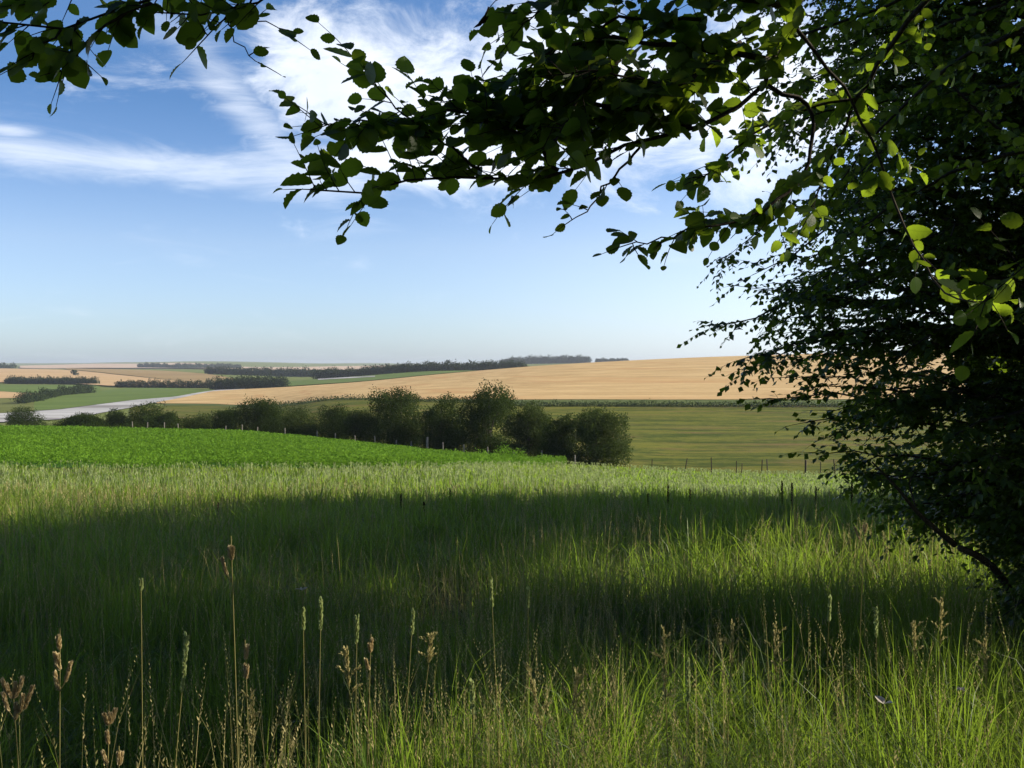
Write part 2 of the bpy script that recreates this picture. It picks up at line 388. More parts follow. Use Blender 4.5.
def smooth_path(pts, n):
    pts = np.asarray(pts, float)
    L = np.concatenate([[0], np.cumsum(np.linalg.norm(np.diff(pts, axis=0), axis=1))])
    q = np.linspace(0, L[-1], n)
    return np.stack([hermite(L, pts[:, k].copy(), pchip_slopes(L, pts[:, k].copy()), q) for k in range(3)], 1)

def leafy_twig(fol, wood, p0, d0, length, rng, leaf, spacing, r=0.0018, droop=0.25, flat=0.7, sides=3, tip=True, loose=0.38):
    """a short twig with leaves set alternately along it"""
    n = 5
    d0 = nrm(d0); t = np.linspace(0, 1, n)[:, None]
    side = nrm(np.cross(d0, [0, 0, 1]) + rng.normal(0, 0.15, 3))
    path = p0 + d0 * length * t + side * length * rng.normal(0, 0.12) * t * t + np.array([0, 0, -1]) * length * droop * t * t
    if wood is not None: wood.tube(path, np.linspace(r, r * 0.45, n), sides, cap=False)
    k = max(2, int(length / spacing))
    s = (np.arange(k) + rng.uniform(0.2, 0.8, k)) / k
    if tip: s[-1] = 1.0
    i = np.clip((s * (n - 1)).astype(int), 0, n - 2); f = (s * (n - 1) - i)[:, None]
    pos = path[i] * (1 - f) + path[i + 1] * f; tan_ = nrm(path[i + 1] - path[i])
    sg = np.where(np.arange(k) % 2 == 0, 1.0, -1.0)[:, None]
    dirs = tan_ * rng.uniform(0.35, 0.9, (k, 1)) + side * sg * rng.uniform(0.6, 1.0, (k, 1)) + rng.normal(0, 0.22, (k, 3)) + np.array([0, 0, -0.25])
    if tip: dirs[-1] = tan_[-1] + rng.normal(0, .2, 3)
    ups = np.array([0, 0, 1.0]) * flat + rng.normal(0, loose, (k, 3))
    fol.add(pos, dirs, ups, leaf * rng.uniform(0.5, 1.25, k) * (1 - 0.25 * s))

# ------------------------------------------------------------------ the overhanging broad-leaved tree (trunk just right of the frame)
def overhanging_tree():
    rng = np.random.default_rng(11)
    bx, by = 3.7, 0.9; bz = gz(bx, by)
    root = empty('overhanging_tree', (bx, by, bz), 'broad-leaved tree whose large translucent leaves overhang the top of the view', 'tree')
    tr = MB()
    tp = smooth_path([(bx, by, bz - .1), (bx - .03, by + .1, 0), (bx - .1, by + .25, 1.6), (bx + .05, by + .3, 3.4), (bx + .2, by + .2, 5.6), (bx + .1, by + .1, 7.2)], 18)
    tr.tube(tp, np.linspace(0.17, 0.03, 18), 10)
    tr.build('trunk', M['bark'], root)
    limbs, fol = MB(), Foliage(); twigs = limbs
    def limb(px_pts, r0, r1, lead=None, n=26, twig_every=0.045, tl=(0.08, 0.20), leaf=0.066, start=0.0, spacing=0.034, upb=0.0):
        pts = [np.array(p) for p in (lead or [])] + [at(*p) for p in px_pts]
        path = smooth_path(pts, n); path += rng.normal(0, 0.004, path.shape)
        limbs.tube(path, np.linspace(r0, r1, n), 7)
        L = np.linalg.norm(path[1:] - path[:-1], axis=1).sum()
        k = int(1.2 * L * (1 - start) / twig_every)
        for j in range(k):
            s = start + (1 - start) * (j + rng.uniform(0, 1)) / k
            i = min(int(s * (n - 1)), n - 2); p = path[i] + (path[i + 1] - path[i]) * (s * (n - 1) - i)
            tg = nrm(path[min(i + 1, n - 1)] - path[max(i - 1, 0)])
            sd = nrm(np.cross(tg, [0, 0, 1]))
            d = tg * rng.uniform(0.2, 0.9) + sd * rng.choice([-1, 1]) * rng.uniform(0.2, 0.9) + np.array([0, 0, max(-.4, rng.normal(upb, 0.45))])
            leafy_twig(fol, twigs, p, d, rng.uniform(*tl), rng, leaf * 1.04, spacing * .9, loose=0.6, droop=.08)
        leafy_twig(fol, twigs, path[-1], path[-1] - path[-2], 0.07, rng, leaf * .95, spacing, loose=0.6, droop=.05)
        return path
    T = lambda z: tp[np.argmin(np.abs(tp[:, 2] - z))]
    # main limb reaching left across the sky
    limb([(785, 25, 3.0), (765, 85, 2.95), (690, 130, 2.88), (610, 152, 2.8), (545, 180, 2.75), (470, 177, 2.7), (400, 183, 2.65), (360, 192, 2.62), (312, 188, 2.6)], 0.020, 0.0022,
         lead=[T(1.3), (2.7, 1.9, 1.75), (1.5, 2.75, 1.7)], n=44, start=0.50, twig_every=0.034, upb=.4)
    limb([(560, 172, 2.76), (520, 135, 2.74), (455, 112, 2.7), (395, 120, 2.68), (355, 122, 2.66), (318, 128, 2.65)], 0.006, 0.0016, twig_every=0.026, n=20)
    limb([(480, 172, 2.7), (440, 140, 2.72), (395, 105, 2.72), (362, 75, 2.7)], 0.004, 0.0014, twig_every=0.03, n=14)
    limb([(690, 128, 2.88), (620, 108, 2.84), (560, 100, 2.8), (500, 105, 2.78), (455, 95, 2.74)], 0.009, 0.0016, twig_every=0.027, n=20)
    limb([(768, 60, 2.97), (680, 45, 2.9), (600, 40, 2.82), (545, 55, 2.78), (505, 85, 2.76)], 0.010, 0.0016, twig_every=0.027, n=20)
    limb([(780, 5, 3.0), (690, -12, 2.85), (610, -18, 2.75), (550, 5, 2.7), (515, 30, 2.7)], 0.010, 0.0016, twig_every=0.026, n=20)
    limb([(620, 60, 2.7), (580, 95, 2.6), (560, 135, 2.55), (540, 150, 2.5)], 0.006, 0.0016, twig_every=0.026, n=12)
    limb([(720, 60, 2.85), (660, 85, 2.7), (600, 70, 2.6), (545, 75, 2.6)], 0.006, 0.0016, twig_every=0.024, n=14)
    limb([(640, 148, 2.82), (607, 185, 2.75), (585, 212, 2.72), (566, 222, 2.7)], 0.004, 0.0013, twig_every=0.05, tl=(0.04, 0.09), n=12, start=.3, leaf=.055)
    limb([(768, 88, 2.95), (812, 112, 2.98), (812, 150, 2.96), (795, 185, 2.92), (760, 212, 2.86), (700, 228, 2.8), (650, 240, 2.76), (624, 244, 2.72)], 0.007, 0.0015, twig_every=0.042, tl=(0.05, 0.13), n=26, start=.3, leaf=.06)
    limb([(795, 185, 2.92), (772, 215, 3.0), (745, 218, 3.0), (712, 226, 3.0)], 0.006, 0.0015, twig_every=0.045, n=12)
    limb([(790, 25, 3.0), (850, 100, 3.2), (890, 190, 3.3), (920, 260, 3.2), (960, 300, 3.0), (1010, 300, 2.8)], 0.006, 0.0018, twig_every=0.10, n=20, start=.3)
    limb([(980, -60, 3.2), (900, 30, 3.4), (860, 95, 3.6), (835, 150, 3.7), (800, 235, 3.7)], 0.012, 0.0018, twig_every=0.05, n=20)
    limb([(860, 95, 3.6), (780, 120, 3.6), (720, 160, 3.5), (700, 180, 3.4)], 0.006, 0.0018, twig_every=0.04, n=14)
    limb([(1050, 20, 4.2), (960, 60, 4.3), (880, 130, 4.4), (820, 210, 4.5)], 0.012, 0.0018, twig_every=0.035, n=16, leaf=.058)
    limb([(1060, -40, 4.6), (930, -10, 4.7), (820, 30, 4.8), (720, 60, 4.8), (650, 80, 4.8)], 0.012, 0.0018, twig_every=0.030, n=16, leaf=.058)
    limb([(1060, 140, 4.6), (960, 170, 4.7), (880, 215, 4.8), (810, 260, 4.9)], 0.012, 0.0018, twig_every=0.035, n=16, leaf=.058)
    limb([(1080, 60, 5.2), (990, 90, 5.3), (900, 100, 5.4), (800, 120, 5.4), (740, 150, 5.4)], 0.012, 0.0018, twig_every=0.028, n=16, leaf=.058)
    limb([(1080, -20, 5.6), (960, 20, 5.7), (860, 60, 5.7), (770, 90, 5.7)], 0.012, 0.0018, twig_every=0.028, n=16, leaf=.058)
    limb([(1080, 180, 5.2), (1000, 130, 5.2), (930, 60, 5.2), (890, 0, 5.2)], 0.012, 0.0018, twig_every=0.028, n=16, leaf=.058)
    limb([(740, 40, 2.95), (670, 90, 2.9), (600, 118, 2.85), (530, 128, 2.8), (490, 120, 2.78)], 0.007, 0.0016, twig_every=0.024, n=16)
    limb([(700, 20, 2.9), (620, 20, 2.86), (560, 70, 2.82), (520, 105, 2.8)], 0.006, 0.0016, twig_every=0.024, n=14)
    limb([(1040, 250, 2.6), (1005, 278, 2.5), (985, 300, 2.45)], 0.004, 0.0018, lead=[T(0.9), (2.2, 1.9, 0.9)], twig_every=0.05, n=12, start=.75)
    # limb passing over the viewer to the upper left
    pl = limb([(330, -120, 2.45), (240, -40, 2.4), (150, 0, 2.36), (78, 18, 2.34), (55, 34, 2.33), (0, 22, 2.32), (-60, 30, 2.3)], 0.015, 0.002, lead=[T(1.9), (2.3, 1.5, 1.95), (0.9, 2.2, 1.7)], n=40, start=0.70, twig_every=0.030, tl=(.06, .13), leaf=.064)
    limb([(330, -60, 2.45), (250, 4, 2.42), (190, 14, 2.4), (140, 10, 2.38)], 0.004, 0.0014, twig_every=0.03, tl=(.05, .11), n=12, start=.35, leaf=.06)
    limb([(120, -30, 2.36), (70, -4, 2.34), (20, 4, 2.33), (-20, 10, 2.32)], 0.004, 0.0014, twig_every=0.03, tl=(.05, .11), n=12, start=.3, leaf=.06)
    limb([(60, 32, 2.33), (40, 50, 2.31), (28, 60, 2.3)], 0.003, 0.0012, twig_every=0.035, tl=(.04, .08), n=8, leaf=.065)
    limb([(150, 0, 2.36), (110, 22, 2.33), (72, 55, 2.3), (62, 72, 2.3)], 0.004, 0.0014, twig_every=0.04, tl=(.05, .11), n=10, leaf=.06)
    limb([(78, 18, 2.34), (70, 45, 2.3), (80, 62, 2.28)], 0.003, 0.0012, twig_every=0.05, tl=(.04, .1), n=8, leaf=.06)
    limb([(300, -60, 2.44), (235, 5, 2.42), (215, 30, 2.4), (205, 40, 2.4)], 0.005, 0.0014, twig_every=0.035, tl=(.05, .1), n=10, start=.3, leaf=.062)
    limb([(260, -20, 2.44), (240, 20, 2.45), (262, 22, 2.46), (285, 32, 2.47)], 0.003, 0.001, twig_every=0.05, tl=(.03, .07), n=10, start=.35, leaf=.05)
    limb([(225, 15, 2.42), (243, 50, 2.42), (262, 66, 2.42)], 0.002, 0.0009, twig_every=0.07, tl=(.03, .05), n=8, start=.3, leaf=.042)
    # added unseen sprays right of the frame, placed to shade the leaves and left grass
    for k in range(78):
        low = k % 5 < 2
        c = np.array([rng.uniform(2.9, 4.8), rng.uniform(2.9, 4.7), rng.uniform(0.0, 0.95)]) if low else np.array([rng.uniform(2.7, 3.9), rng.uniform(2.8, 4.2), rng.uniform(2.0, 3.6)])
        if c[0] < 0.57 * c[1] + .85: c[0] = 0.57 * c[1] + .85 + rng.uniform(0, .8)
        p0 = T(min(5.5, max(1.0, c[2] - .3)))
        path = smooth_path([p0, p0 * .5 + c * .5 + [0, 0, .2], c], 10)
        limbs.tube(path, np.linspace(0.02, 0.004, 10), 5)
        for j in range(26):
            s = rng.uniform(0.35, 1); p = path[min(int(s * 9), 8)]
            leafy_twig(fol, None, p, rng.normal(0, 0.6, 3), rng.uniform(0.15, 0.40), rng, 0.08, 0.04)
    # crown above and to the right of the frame
    for k in range(26):
        z = rng.uniform(2.4, 7.0); p0 = T(z)
        a = rng.uniform(0, 2 * math.pi); ln = rng.uniform(1.3, 2.6) * (1 - 0.07 * (z - 2.4))
        d = np.array([math.cos(a), math.sin(a), rng.uniform(0.0, 0.5)])
        path = smooth_path([p0, p0 + d * ln * .5 + [0, 0, .15], p0 + d * ln + [0, 0, rng.uniform(-.2, .3)]], 10)
        if path[:, 0].min() < 0.4 and a > 1.2 and a < 3.6 and z < 3.0: continue
        limbs.tube(path, np.linspace(0.028, 0.004, 10), 6)
        for j in range(46):
            s = rng.uniform(0.15, 1); i = min(int(s * 9), 8); p = path[i]
            leafy_twig(fol, None, p, d * 0.5 + rng.normal(0, 0.6, 3), rng.uniform(0.2, 0.55), rng, 0.075, 0.045)
    limbs.build('limb', M['twig'], root)
    mb = MB(); fol.fill(mb, [LEAF_A, LEAF_A, LEAF_A2], rng)
    mb.build('crown', M['leaf'], root)
    # the one curled dead leaf hanging at a twig end
    dl = MB(); p = at(488, 6, 2.7); tw = smooth_path([at(530, -4, 2.7), at(500, -2, 2.7), at(489, 8, 2.7)], 6)
    dl.tube(tw, 0.0012, 4); ax, ay, az = frames(np.array([[-.25, 0, -1.]]), np.array([[1., -.4, 0]]))
    dl.spread(LEAF_A2[0], LEAF_A2[1], p[None], ax, ay, az, np.array([[0.035, 0.062, 0.09]]), np.array([0.6]))
    tag(dl.build('withered_leaf', M['dock'], root), 'dark curled withered leaf')
overhanging_tree()

# ------------------------------------------------------------------ the dense small-leaved tree on the right
def spray_tree(name, label, base, height, radius, z_low, n_limbs, seed, leaf, twigs_per, spacing, profile, mats=('bark', 'small_leaf'), temps=(LEAF_B,), spread=(0.2, 0.5), bias=None, cat='tree', group=None, parts=('trunk', 'limb', 'crown'), tips=()):
    rng = np.random.default_rng(seed)
    bx, by = base; bz = gz(bx, by)
    root = empty(name, (bx, by, bz), label, cat, group)
    tr = MB()
    tp = smooth_path([(bx, by, bz - .15), (bx + .05, by, bz + height * .3), (bx - .1, by + .08, bz + height * .65), (bx, by, bz + height * .97)], 16)
    tr.tube(tp, np.linspace(height * 0.017, 0.012, 16), 9)
    # second stems
    for s in range(2):
        a = rng.uniform(0, 6.28); q = smooth_path([tp[1], tp[4] + [math.cos(a) * .5, math.sin(a) * .5, 0], tp[10] + [math.cos(a) * .9, math.sin(a) * .9, 0]], 10)
        tr.tube(q, np.linspace(height * 0.010, 0.008, 10), 7)
    tr.build(parts[0], M[mats[0]], root)
    limbs, fol = MB(), Foliage()
    for tip in tips:
        e = at(*tip); i = np.argmin(np.abs(tp[:, 2] - (e[2] - .35))); p0 = tp[i]
        n = 14; path = smooth_path([p0, p0 * .6 + e * .4 + [0, 0, .1], p0 * .25 + e * .75 + [0, 0, .1], e], n); path[1:-1] += rng.normal(0, .02, (n - 2, 3))
        limbs.tube(path, np.linspace(.02, .0022, n), 5)
        for j in range(48):
            q = 1 - rng.uniform(0, .8) ** 1.2; ii = min(int(q * (n - 1)), n - 2); p = path[ii]; tg = nrm(path[ii + 1] - path[ii]); sd = np.cross(tg, [0, 0, 1])
            leafy_twig(fol, limbs, p, tg * rng.uniform(.3, 1) + sd * rng.choice([-1, 1]) * rng.uniform(.2, .9) + [0, 0, rng.normal(0, .25)], rng.uniform(.15, .55) * (1.15 - .8 * q), rng, leaf, spacing, r=.002, droop=.15, flat=.9)
        leafy_twig(fol, limbs, path[-1], path[-1] - path[-2], .12, rng, leaf, spacing, r=.0018)
    for k in range(n_limbs):
        s = (k + rng.uniform(0, 1)) / n_limbs
        z = bz + z_low + (height - z_low) * s ** 0.95
        i = np.argmin(np.abs(tp[:, 2] - z)); p0 = tp[i].copy(); p0[2] = min(z, tp[-1][2])
        a = rng.uniform(0, 2 * math.pi) if bias is None or rng.uniform() < .45 else rng.normal(bias, 0.7)
        ln = radius * profile(s) * rng.uniform(0.72, 1.08)
        d = np.array([math.cos(a), math.sin(a), 0])
        rise = rng.uniform(-0.12, 0.30) * ln + s * 0.3 * ln
        pts = [p0, p0 + d * ln * .4 + [0, 0, rise * .8], p0 + d * ln * .75 + [0, 0, rise], p0 + d * ln + [0, 0, rise * .75 - 0.06 * ln]]
        n = 12; path = smooth_path(pts, n); path[1:-1] += rng.normal(0, 0.012 * radius, (n - 2, 3))
        limbs.tube(path, np.linspace(0.010 * radius * (1.3 - .6 * s) + .003, 0.0025, n), 5)
        for j in range(twigs_per):
            q = rng.uniform(0.18, 1.0) ** 0.75; ii = min(int(q * (n - 1)), n - 2)
            p = path[ii] + (path[ii + 1] - path[ii]) * (q * (n - 1) - ii)
            tg = nrm(path[ii + 1] - path[ii]); sd = np.cross(tg, [0, 0, 1])
            dd = tg * rng.uniform(0.1, 0.9) + sd * rng.choice([-1, 1]) * rng.uniform(.3, 1) + [0, 0, rng.normal(0.05, 0.28)]
            leafy_twig(fol, limbs if j % 2 else None, p, dd, radius * rng.uniform(*spread) * (1.15 - 0.5 * q), rng, leaf, spacing, r=0.0025, droop=0.18, flat=0.9)
        leafy_twig(fol, limbs, path[-1], path[-1] - path[-2], radius * .1, rng, leaf, spacing, r=.002)
    limbs.build(parts[1], M[mats[0]], root)
    mb = MB(); fol.fill(mb, list(temps), rng, uv=False)
    mb.build(parts[2], M[mats[1]], root)
    return fol.count()

def prof_b(s): return float(np.interp(s, [0, .06, .12, .2, .27, .36, .75, 1], [.35, .6, .9, 1.05, .84, .80, .95, .5]))
nB = spray_tree('dense_tree', 'dark dense small-leaved tree filling the right edge, its lowest branches over the grass', (4.75, 8.2), 9.2, 2.95, 0.75, 320, 21, 0.072, 46, 0.031, prof_b, spread=(0.10, 0.24), bias=math.pi * 1.08, tips=[(738, 286, 7.7), (762, 352, 7.5), (775, 335, 7.9), (770, 378, 7.8), (748, 399, 7.6), (792, 425, 7.7), (800, 452, 7.5), (850, 474, 7.3), (788, 318, 7.6), (800, 390, 7.2), (815, 410, 7.9), (835, 365, 7.0), (820, 440, 7.2), (880, 480, 7.0), (795, 300, 8.2), (780, 360, 8.2)])
spray_tree('thicket_tree', 'small-leaved tree standing close behind the dense tree at the right edge', (7.4, 8.3), 9.0, 2.5, 0.5, 170, 23, 0.078, 40, 0.036, prof_b, spread=(0.12, 0.26))
nB2 = spray_tree('undergrowth_bush', 'low dark bush in the shade at the foot of the dense tree', (4.55, 7.3), 2.1, 1.3, 0.05, 90, 22, 0.060, 34, 0.033, lambda s: 1 - .5 * s, spread=(.2, .5), cat='bush')

# bare dead branch slanting down below the dense tree
db = MB(); path = smooth_path([at(955, 545, 7.0), at(920, 515, 6.9), at(890, 480, 6.8), at(872, 462, 6.8)], 10); db.tube(path, np.linspace(0.022, 0.006, 10), 6)
q = smooth_path([at(960, 548, 7.0), at(985, 560, 7.15), np.array([4.0, 7.6, gz(4.0, 7.6) + .05])], 8); db.tube(q, np.linspace(0.024, 0.03, 8), 6)
q = smooth_path([path[4], path[4] + [-.02, .1, .18], path[4] + [.12, .2, .3]], 5); db.tube(q, np.linspace(0.008, .003, 5), 5)
tag(db.build('dead_branch', M['twig']), 'bare dark branch slanting up out of the grass below the dense tree', 'branch')

# ------------------------------------------------------------------ trees made of leaf clumps (hedge trees, tree belt, shade trees)
def clump_crown(mb, lobes, n, size, rng, inner=0.5):
    vol = np.array([l[3] * l[4] * l[5] for l in lobes]) ** (2 / 3); pick = rng.choice(len(lobes), n, p=vol / vol.sum())
    lb = np.array(lobes)[pick]
    d = nrm(rng.normal(0, 1, (n, 3)))
    r = inner + (1 - inner) * rng.uniform(0, 1, n) ** 0.6
    r = r * (1 + 0.10 * rng.normal(0, 1, n)) * (1 + 0.34 * wobble(d[:, 0] * 3 + lb[:, 0], d[:, 1] * 3 + d[:, 2] * 4 + lb[:, 1], 1.0, 3))
    pos = lb[:, :3] + d * r[:, None] * lb[:, 3:6]
    ax, ay, az = frames(nrm(rng.normal(0, 1, (n, 3)) + [0, 0, -.3]), d + rng.normal(0, 0.6, (n, 3)))
    tint = np.clip(0.45 + 0.25 * wobble(pos[:, 0], pos[:, 1] + pos[:, 2], 1.2, 4) + rng.normal(0, 0.18, n), 0, 1)
    mb.spread(CLUMP_V, CLUMP_P, pos, ax, ay, az, size * rng.uniform(0.6, 1.35, n), tint)

def hedge_tree(name, label, x, y, height, width, seed, mat='tree_leaf', n=2600, size=0.34, trunk=0.18, cat='tree', group=None, lobes_n=17, trunk_r=0.022, boxy=0.8):
    rng = np.random.default_rng(seed); z = gz(x, y)
    root = empty(name, (x, y, z), label, cat, group)
    lobes = []; w = width / 2
    for k in range(lobes_n):
        s = rng.uniform(0, 1); a = rng.uniform(0, 6.28) ; env = math.sqrt(max(0.05, 1 - (abs(s - 0.42) / 0.62) ** 2)) ** boxy
        rr = w * env * rng.uniform(0.2, 0.85)
        sz = rng.uniform(0.17, 0.40) * width * (0.75 + .35 * env) * .78
        lobes.append((x + math.cos(a) * rr, y + math.sin(a) * rr, z + height * (trunk + (1 - trunk) * (0.10 + 0.74 * s)), sz, sz, min(sz * rng.uniform(0.7, 1.0), height * .26)))
    top = max(l[2] + l[5] for l in lobes); k = (height) / (top - z)
    lobes = [(l[0], l[1], z + (l[2] - z) * k, l[3], l[4], l[5] * k) for l in lobes]
    tr = MB(); mid = np.array([x, y, z + height * .45])
    tr.tube(smooth_path([(x, y, z - .2), (x + .1, y, z + height * .2), mid, (x, y, z + height * .8)], 8), np.linspace(height * trunk_r, height * .006, 8), 7)
    for l in lobes[:7]:
        tr.tube(smooth_path([(x, y, z + height * rng.uniform(.12, .3)), (mid + np.array(l[:3])) / 2, l[:3]], 5), np.linspace(height * trunk_r * .5, .02, 5), 5)
    tr.build('trunk', M['bark'], root)
    mb = MB(); clump_crown(mb, lobes, n, size, rng)
    mb.build('crown', M[mat], root)
    return root

def X(px, d): return bearing(px)[0] * d
HT = [ # px, extra distance behind the brow, top py, width px, look, label
 (22, 60, 405, 36, 'tree_leaf', 'round dark bush standing alone at the left edge of the valley'),
 (84, 16, 413, 36, 'tree_leaf', 'low spreading bush at the left end of the hedge trees'),
 (112, 18, 408, 26, 'tree_leaf', 'small dark rounded bush beside the low spreading bush'),
 (143, 20, 401, 40, 'tree_leaf', 'bushy tree with a peaked top among the low left hedge'),
 (172, 15, 411, 32, 'tree_leaf', 'dark low shrub right of the peaked bushy tree'),
 (200, 14, 413, 30, 'pale_leaf', 'small olive shrub in the gap of the left hedge'),
 (226, 13, 409, 26, 'tree_leaf', 'narrow dark shrub before the tall twin-topped tree'),
 (262, 13, 397, 46, 'tree_leaf', 'ragged twin-topped dark tree in the left half of the hedge row'),
 (302, 12, 404, 38, 'pale_leaf', 'greyish olive bush left of the middle of the hedge row'),
 (332, 12, 404, 36, 'tree_leaf', 'dark bush with a flat top in the hedge row'),
 (366, 11, 409, 36, 'pale_leaf', 'low olive bush left of the broad domed tree'),
 (401, 11, 386, 54, 'tree_leaf', 'broad domed dark tree left of the tallest hedge tree'),
 (441, 10, 393, 44, 'tree_leaf', 'medium dark tree filling the gap before the tallest tree'),
 (489, 10, 382, 56, 'tree_leaf', 'tallest dark tree of the hedge row with a knobbly crown'),
 (528, 9, 402, 42, 'pale_leaf', 'lighter olive tree right of the tallest tree'),
 (566, 8, 412, 36, 'tree_leaf', 'dark half of the last bush pair at the right end of the hedge'),
 (596, 7, 408, 46, 'pale_leaf', 'light green rounded shrub ending the hedge row on the right'),
]
for k, (px, back, top, wpx, look, lab) in enumerate(HT):
    d = float(brow(px)) + back; x = X(px, d); zt = bearing(px, top)[1] * d
    h = zt - gz(x, d)
    hedge_tree('hedge_tree' if h > 5.5 else 'hedge_shrub', lab, x, d, h, 1.22 * wpx * d / F, 100 + k, look, n=int(5000 + 230 * wpx), size=0.19 if h < 6 else .21, trunk=0.04, cat='tree' if h > 5.5 else 'shrub', group='trees and shrubs in the hedge row', boxy=.65)
# scrub filling the foot of the row
sc = MB(); rs = np.random.default_rng(5)
for px in np.arange(78, 606, 5.0):
    d = float(brow(px)) + rs.uniform(7, 13) - 3 * (px > 560); x = X(px, d); z = gz(x, d); h = rs.uniform(1.3, 3.0) * (0.65 if px < 220 else 1.6 if px < 380 else 1.9 if px < 540 else 1.3)
    clump_crown(sc, [(x, d, z + h * .45, 1.3, 1.3, h * .55)], 330, 0.18, rs)
tag(sc.build('hedge_scrub', M['tree_leaf']), 'dense dark scrub along the foot of the hedge trees', 'scrub', kind='stuff')

# far hedge below the wheat
hb = MB(); rs = np.random.default_rng(6)
def hedge_run(mb, pts, h, w, step, n, size, rng):
    p = np.array(pts, float); px = np.arange(p[0, 0], p[-1, 0], step)
    for q in px:
        d = float(np.interp(q, p[:, 0], p[:, 1])); hh = h * rng.uniform(.7, 1.25); x = X(q, d); z = gz(x, d)
        clump_crown(mb, [(x, d, z + hh * .45, w * rng.uniform(.8, 1.2), w, hh * .55)], n, size, rng)
hedge_run(hb, [(240, 442), (300, 398), (400, 349), (520, 332), (1060, 330)], 1.9, 1.6, 3.0, 44, 0.5, rs)
tag(hb.build('field_hedge', M['tree_leaf']), 'long straight dark hedge below the golden wheat', 'hedge')

def wood(name, pts, h, label, seed, size=1.6, n=46, step=3.0, w=None, mat='wood_leaf', cat='wood', stuff=True, rows=2):
    mb = MB(); rng = np.random.default_rng(seed)
    for r in range(rows):
        hedge_run(mb, [(p, d + r * h * .9) for p, d in pts], h, w or h * .55, step, n, size, rng)
    tag(mb.build(name, M[mat]), label, cat, kind='stuff' if stuff else None)
wood('tree_belt', [(316, 1010), (345, 1000), (400, 1000), (460, 1000), (525, 1010)], 9, 'long dark belt of trees above the wheat field', 31, 1.3, n=260)
wood('ridge_wood', [(503, 2480), (540, 2500), (590, 2500)], 17, 'flat-topped bluish wood on the skyline ridge', 32, 3, n=220, step=2.5)
wood('ridge_copse', [(598, 2500), (628, 2500)], 10, 'low bluish copse right of the skyline wood', 33, 2.5, n=360, step=2.5)
wood('valley_copse', [(214, 772), (240, 762), (285, 765)], 9.5, 'dark green copse beside the left end of the wheat', 34, 1.1, n=260)
wood('valley_hedgerow', [(118, 880), (160, 868), (212, 850)], 6.5, 'dark hedgerow along the top of the green valley field', 35, 1.1, rows=1, n=220)
wood('slope_wood', [(8, 1030), (60, 1015), (98, 985)], 7, 'dark strip of wood at the foot of the golden slope', 36, 1.2, n=220)
wood('valley_tree_line', [(22, 520), (40, 560), (60, 640), (92, 690)], 6, 'curving line of dark trees in the green valley', 37, 0.8, rows=1, n=360)
wood('left_skyline_wood', [(-40, 2250), (16, 2250)], 11, 'small dark wood on the skyline at the left edge', 38, 3.5)
wood('far_wood', [(208, 1480), (250, 1420), (315, 1300)], 10, 'bluish wood beyond the valley copse', 39, 1.7, n=220)
wood('horizon_wood', [(140, 3000), (180, 2900), (240, 3000)], 13, 'faint blue line of trees under the horizon', 40, 3, n=360)
hedge_tree('field_tree', 'lone small tree on the golden slope', X(75, 1350), 1350, 9, 10, 77, 'wood_leaf', n=260, size=1.8, cat='tree')

# shade trees beyond the right edge of the picture (they throw the shadow over the meadow)
SHADE = [(13.4, 18.8, 12.0, 7.6, .03), (16.5, 24.0, 13.4, 9.0, .03), (11.2, 9.3, 10.0, 3.6, .03), (20.0, 21.2, 13.5, 8.0, .03), (24.0, 28.0, 17.0, 10.0, .03), (27.0, 21.0, 15.0, 8.0, .03), (11.6, 14.6, 13.4, 6.2, .58), (9.6, 7.4, 10.8, 3.6, .55)]  # last two added unseen, crowns raised to pass low sun and shade leaves
for k, (x, y, h, w) in enumerate([(-9.5, -5.5, 9.5, 7), (-3.5, -6.5, 11, 7.5), (3.0, -6.0, 11.5, 7.5), (9.0, -4.0, 11, 7), (9.8, 1.2, 10, 6), (-16, -5.0, 10, 7.5)]):  # trees added out of view to cut sky light from the rear
    hedge_tree('sky_screen_tree', 'tall broadleaf tree added unseen behind the viewer to block the rear sky', x, y, h, w, 400 + k, 'tree_leaf', n=4200, size=0.45, trunk=0.10, group='unseen trees added behind the viewer to block sky', boxy=.6)
for k, (x, y, h, w, tk) in enumerate(SHADE):
    hedge_tree('shade_tree', 'tall broadleaf tree of the wood edge beyond the dense tree', x, y, h, w, 300 + k, 'tree_leaf', n=9000, size=0.5, trunk=tk, group='wood edge trees on the right', lobes_n=22, boxy=.5)

# ------------------------------------------------------------------ fence posts and stakes
def post(name, px, back, h, r, lean, mat, label, group, rng):
    d = float(brow(px)) + back; x = X(px, d); z = gz(x, d)
    mb = MB(); a = lean
    top = np.array([x + math.sin(a) * h, d + rng.normal(0, .03), z + h])
    mb.tube([(x, d, z - .2), (x + math.sin(a) * h * .5, d, z + h * .5), top - [0, 0, .04], top], [r, r * .97, r * .93, r * .6], 7)
    o = mb.build(name, M[mat]); tag(o, label, 'post', group); return o
rp = np.random.default_rng(9)
for px in (132, 147, 164, 178, 225, 242, 257, 285, 317, 335, 355, 375, 396, 411, 443, 464, 488, 514, 542, 575):
    post('fence_post', px, 0.6, rp.uniform(1.05, 1.4), 0.075, rp.normal(0, .03), 'post', 'weathered grey fence post in front of the hedge trees at the crop edge', 'fence posts along the crop edge', rp)
post('fence_post', 427, 0.5, 1.75, 0.13, 0.02, 'post', 'thicker taller pale fence post below the medium dark tree', 'fence posts along the crop edge', rp)
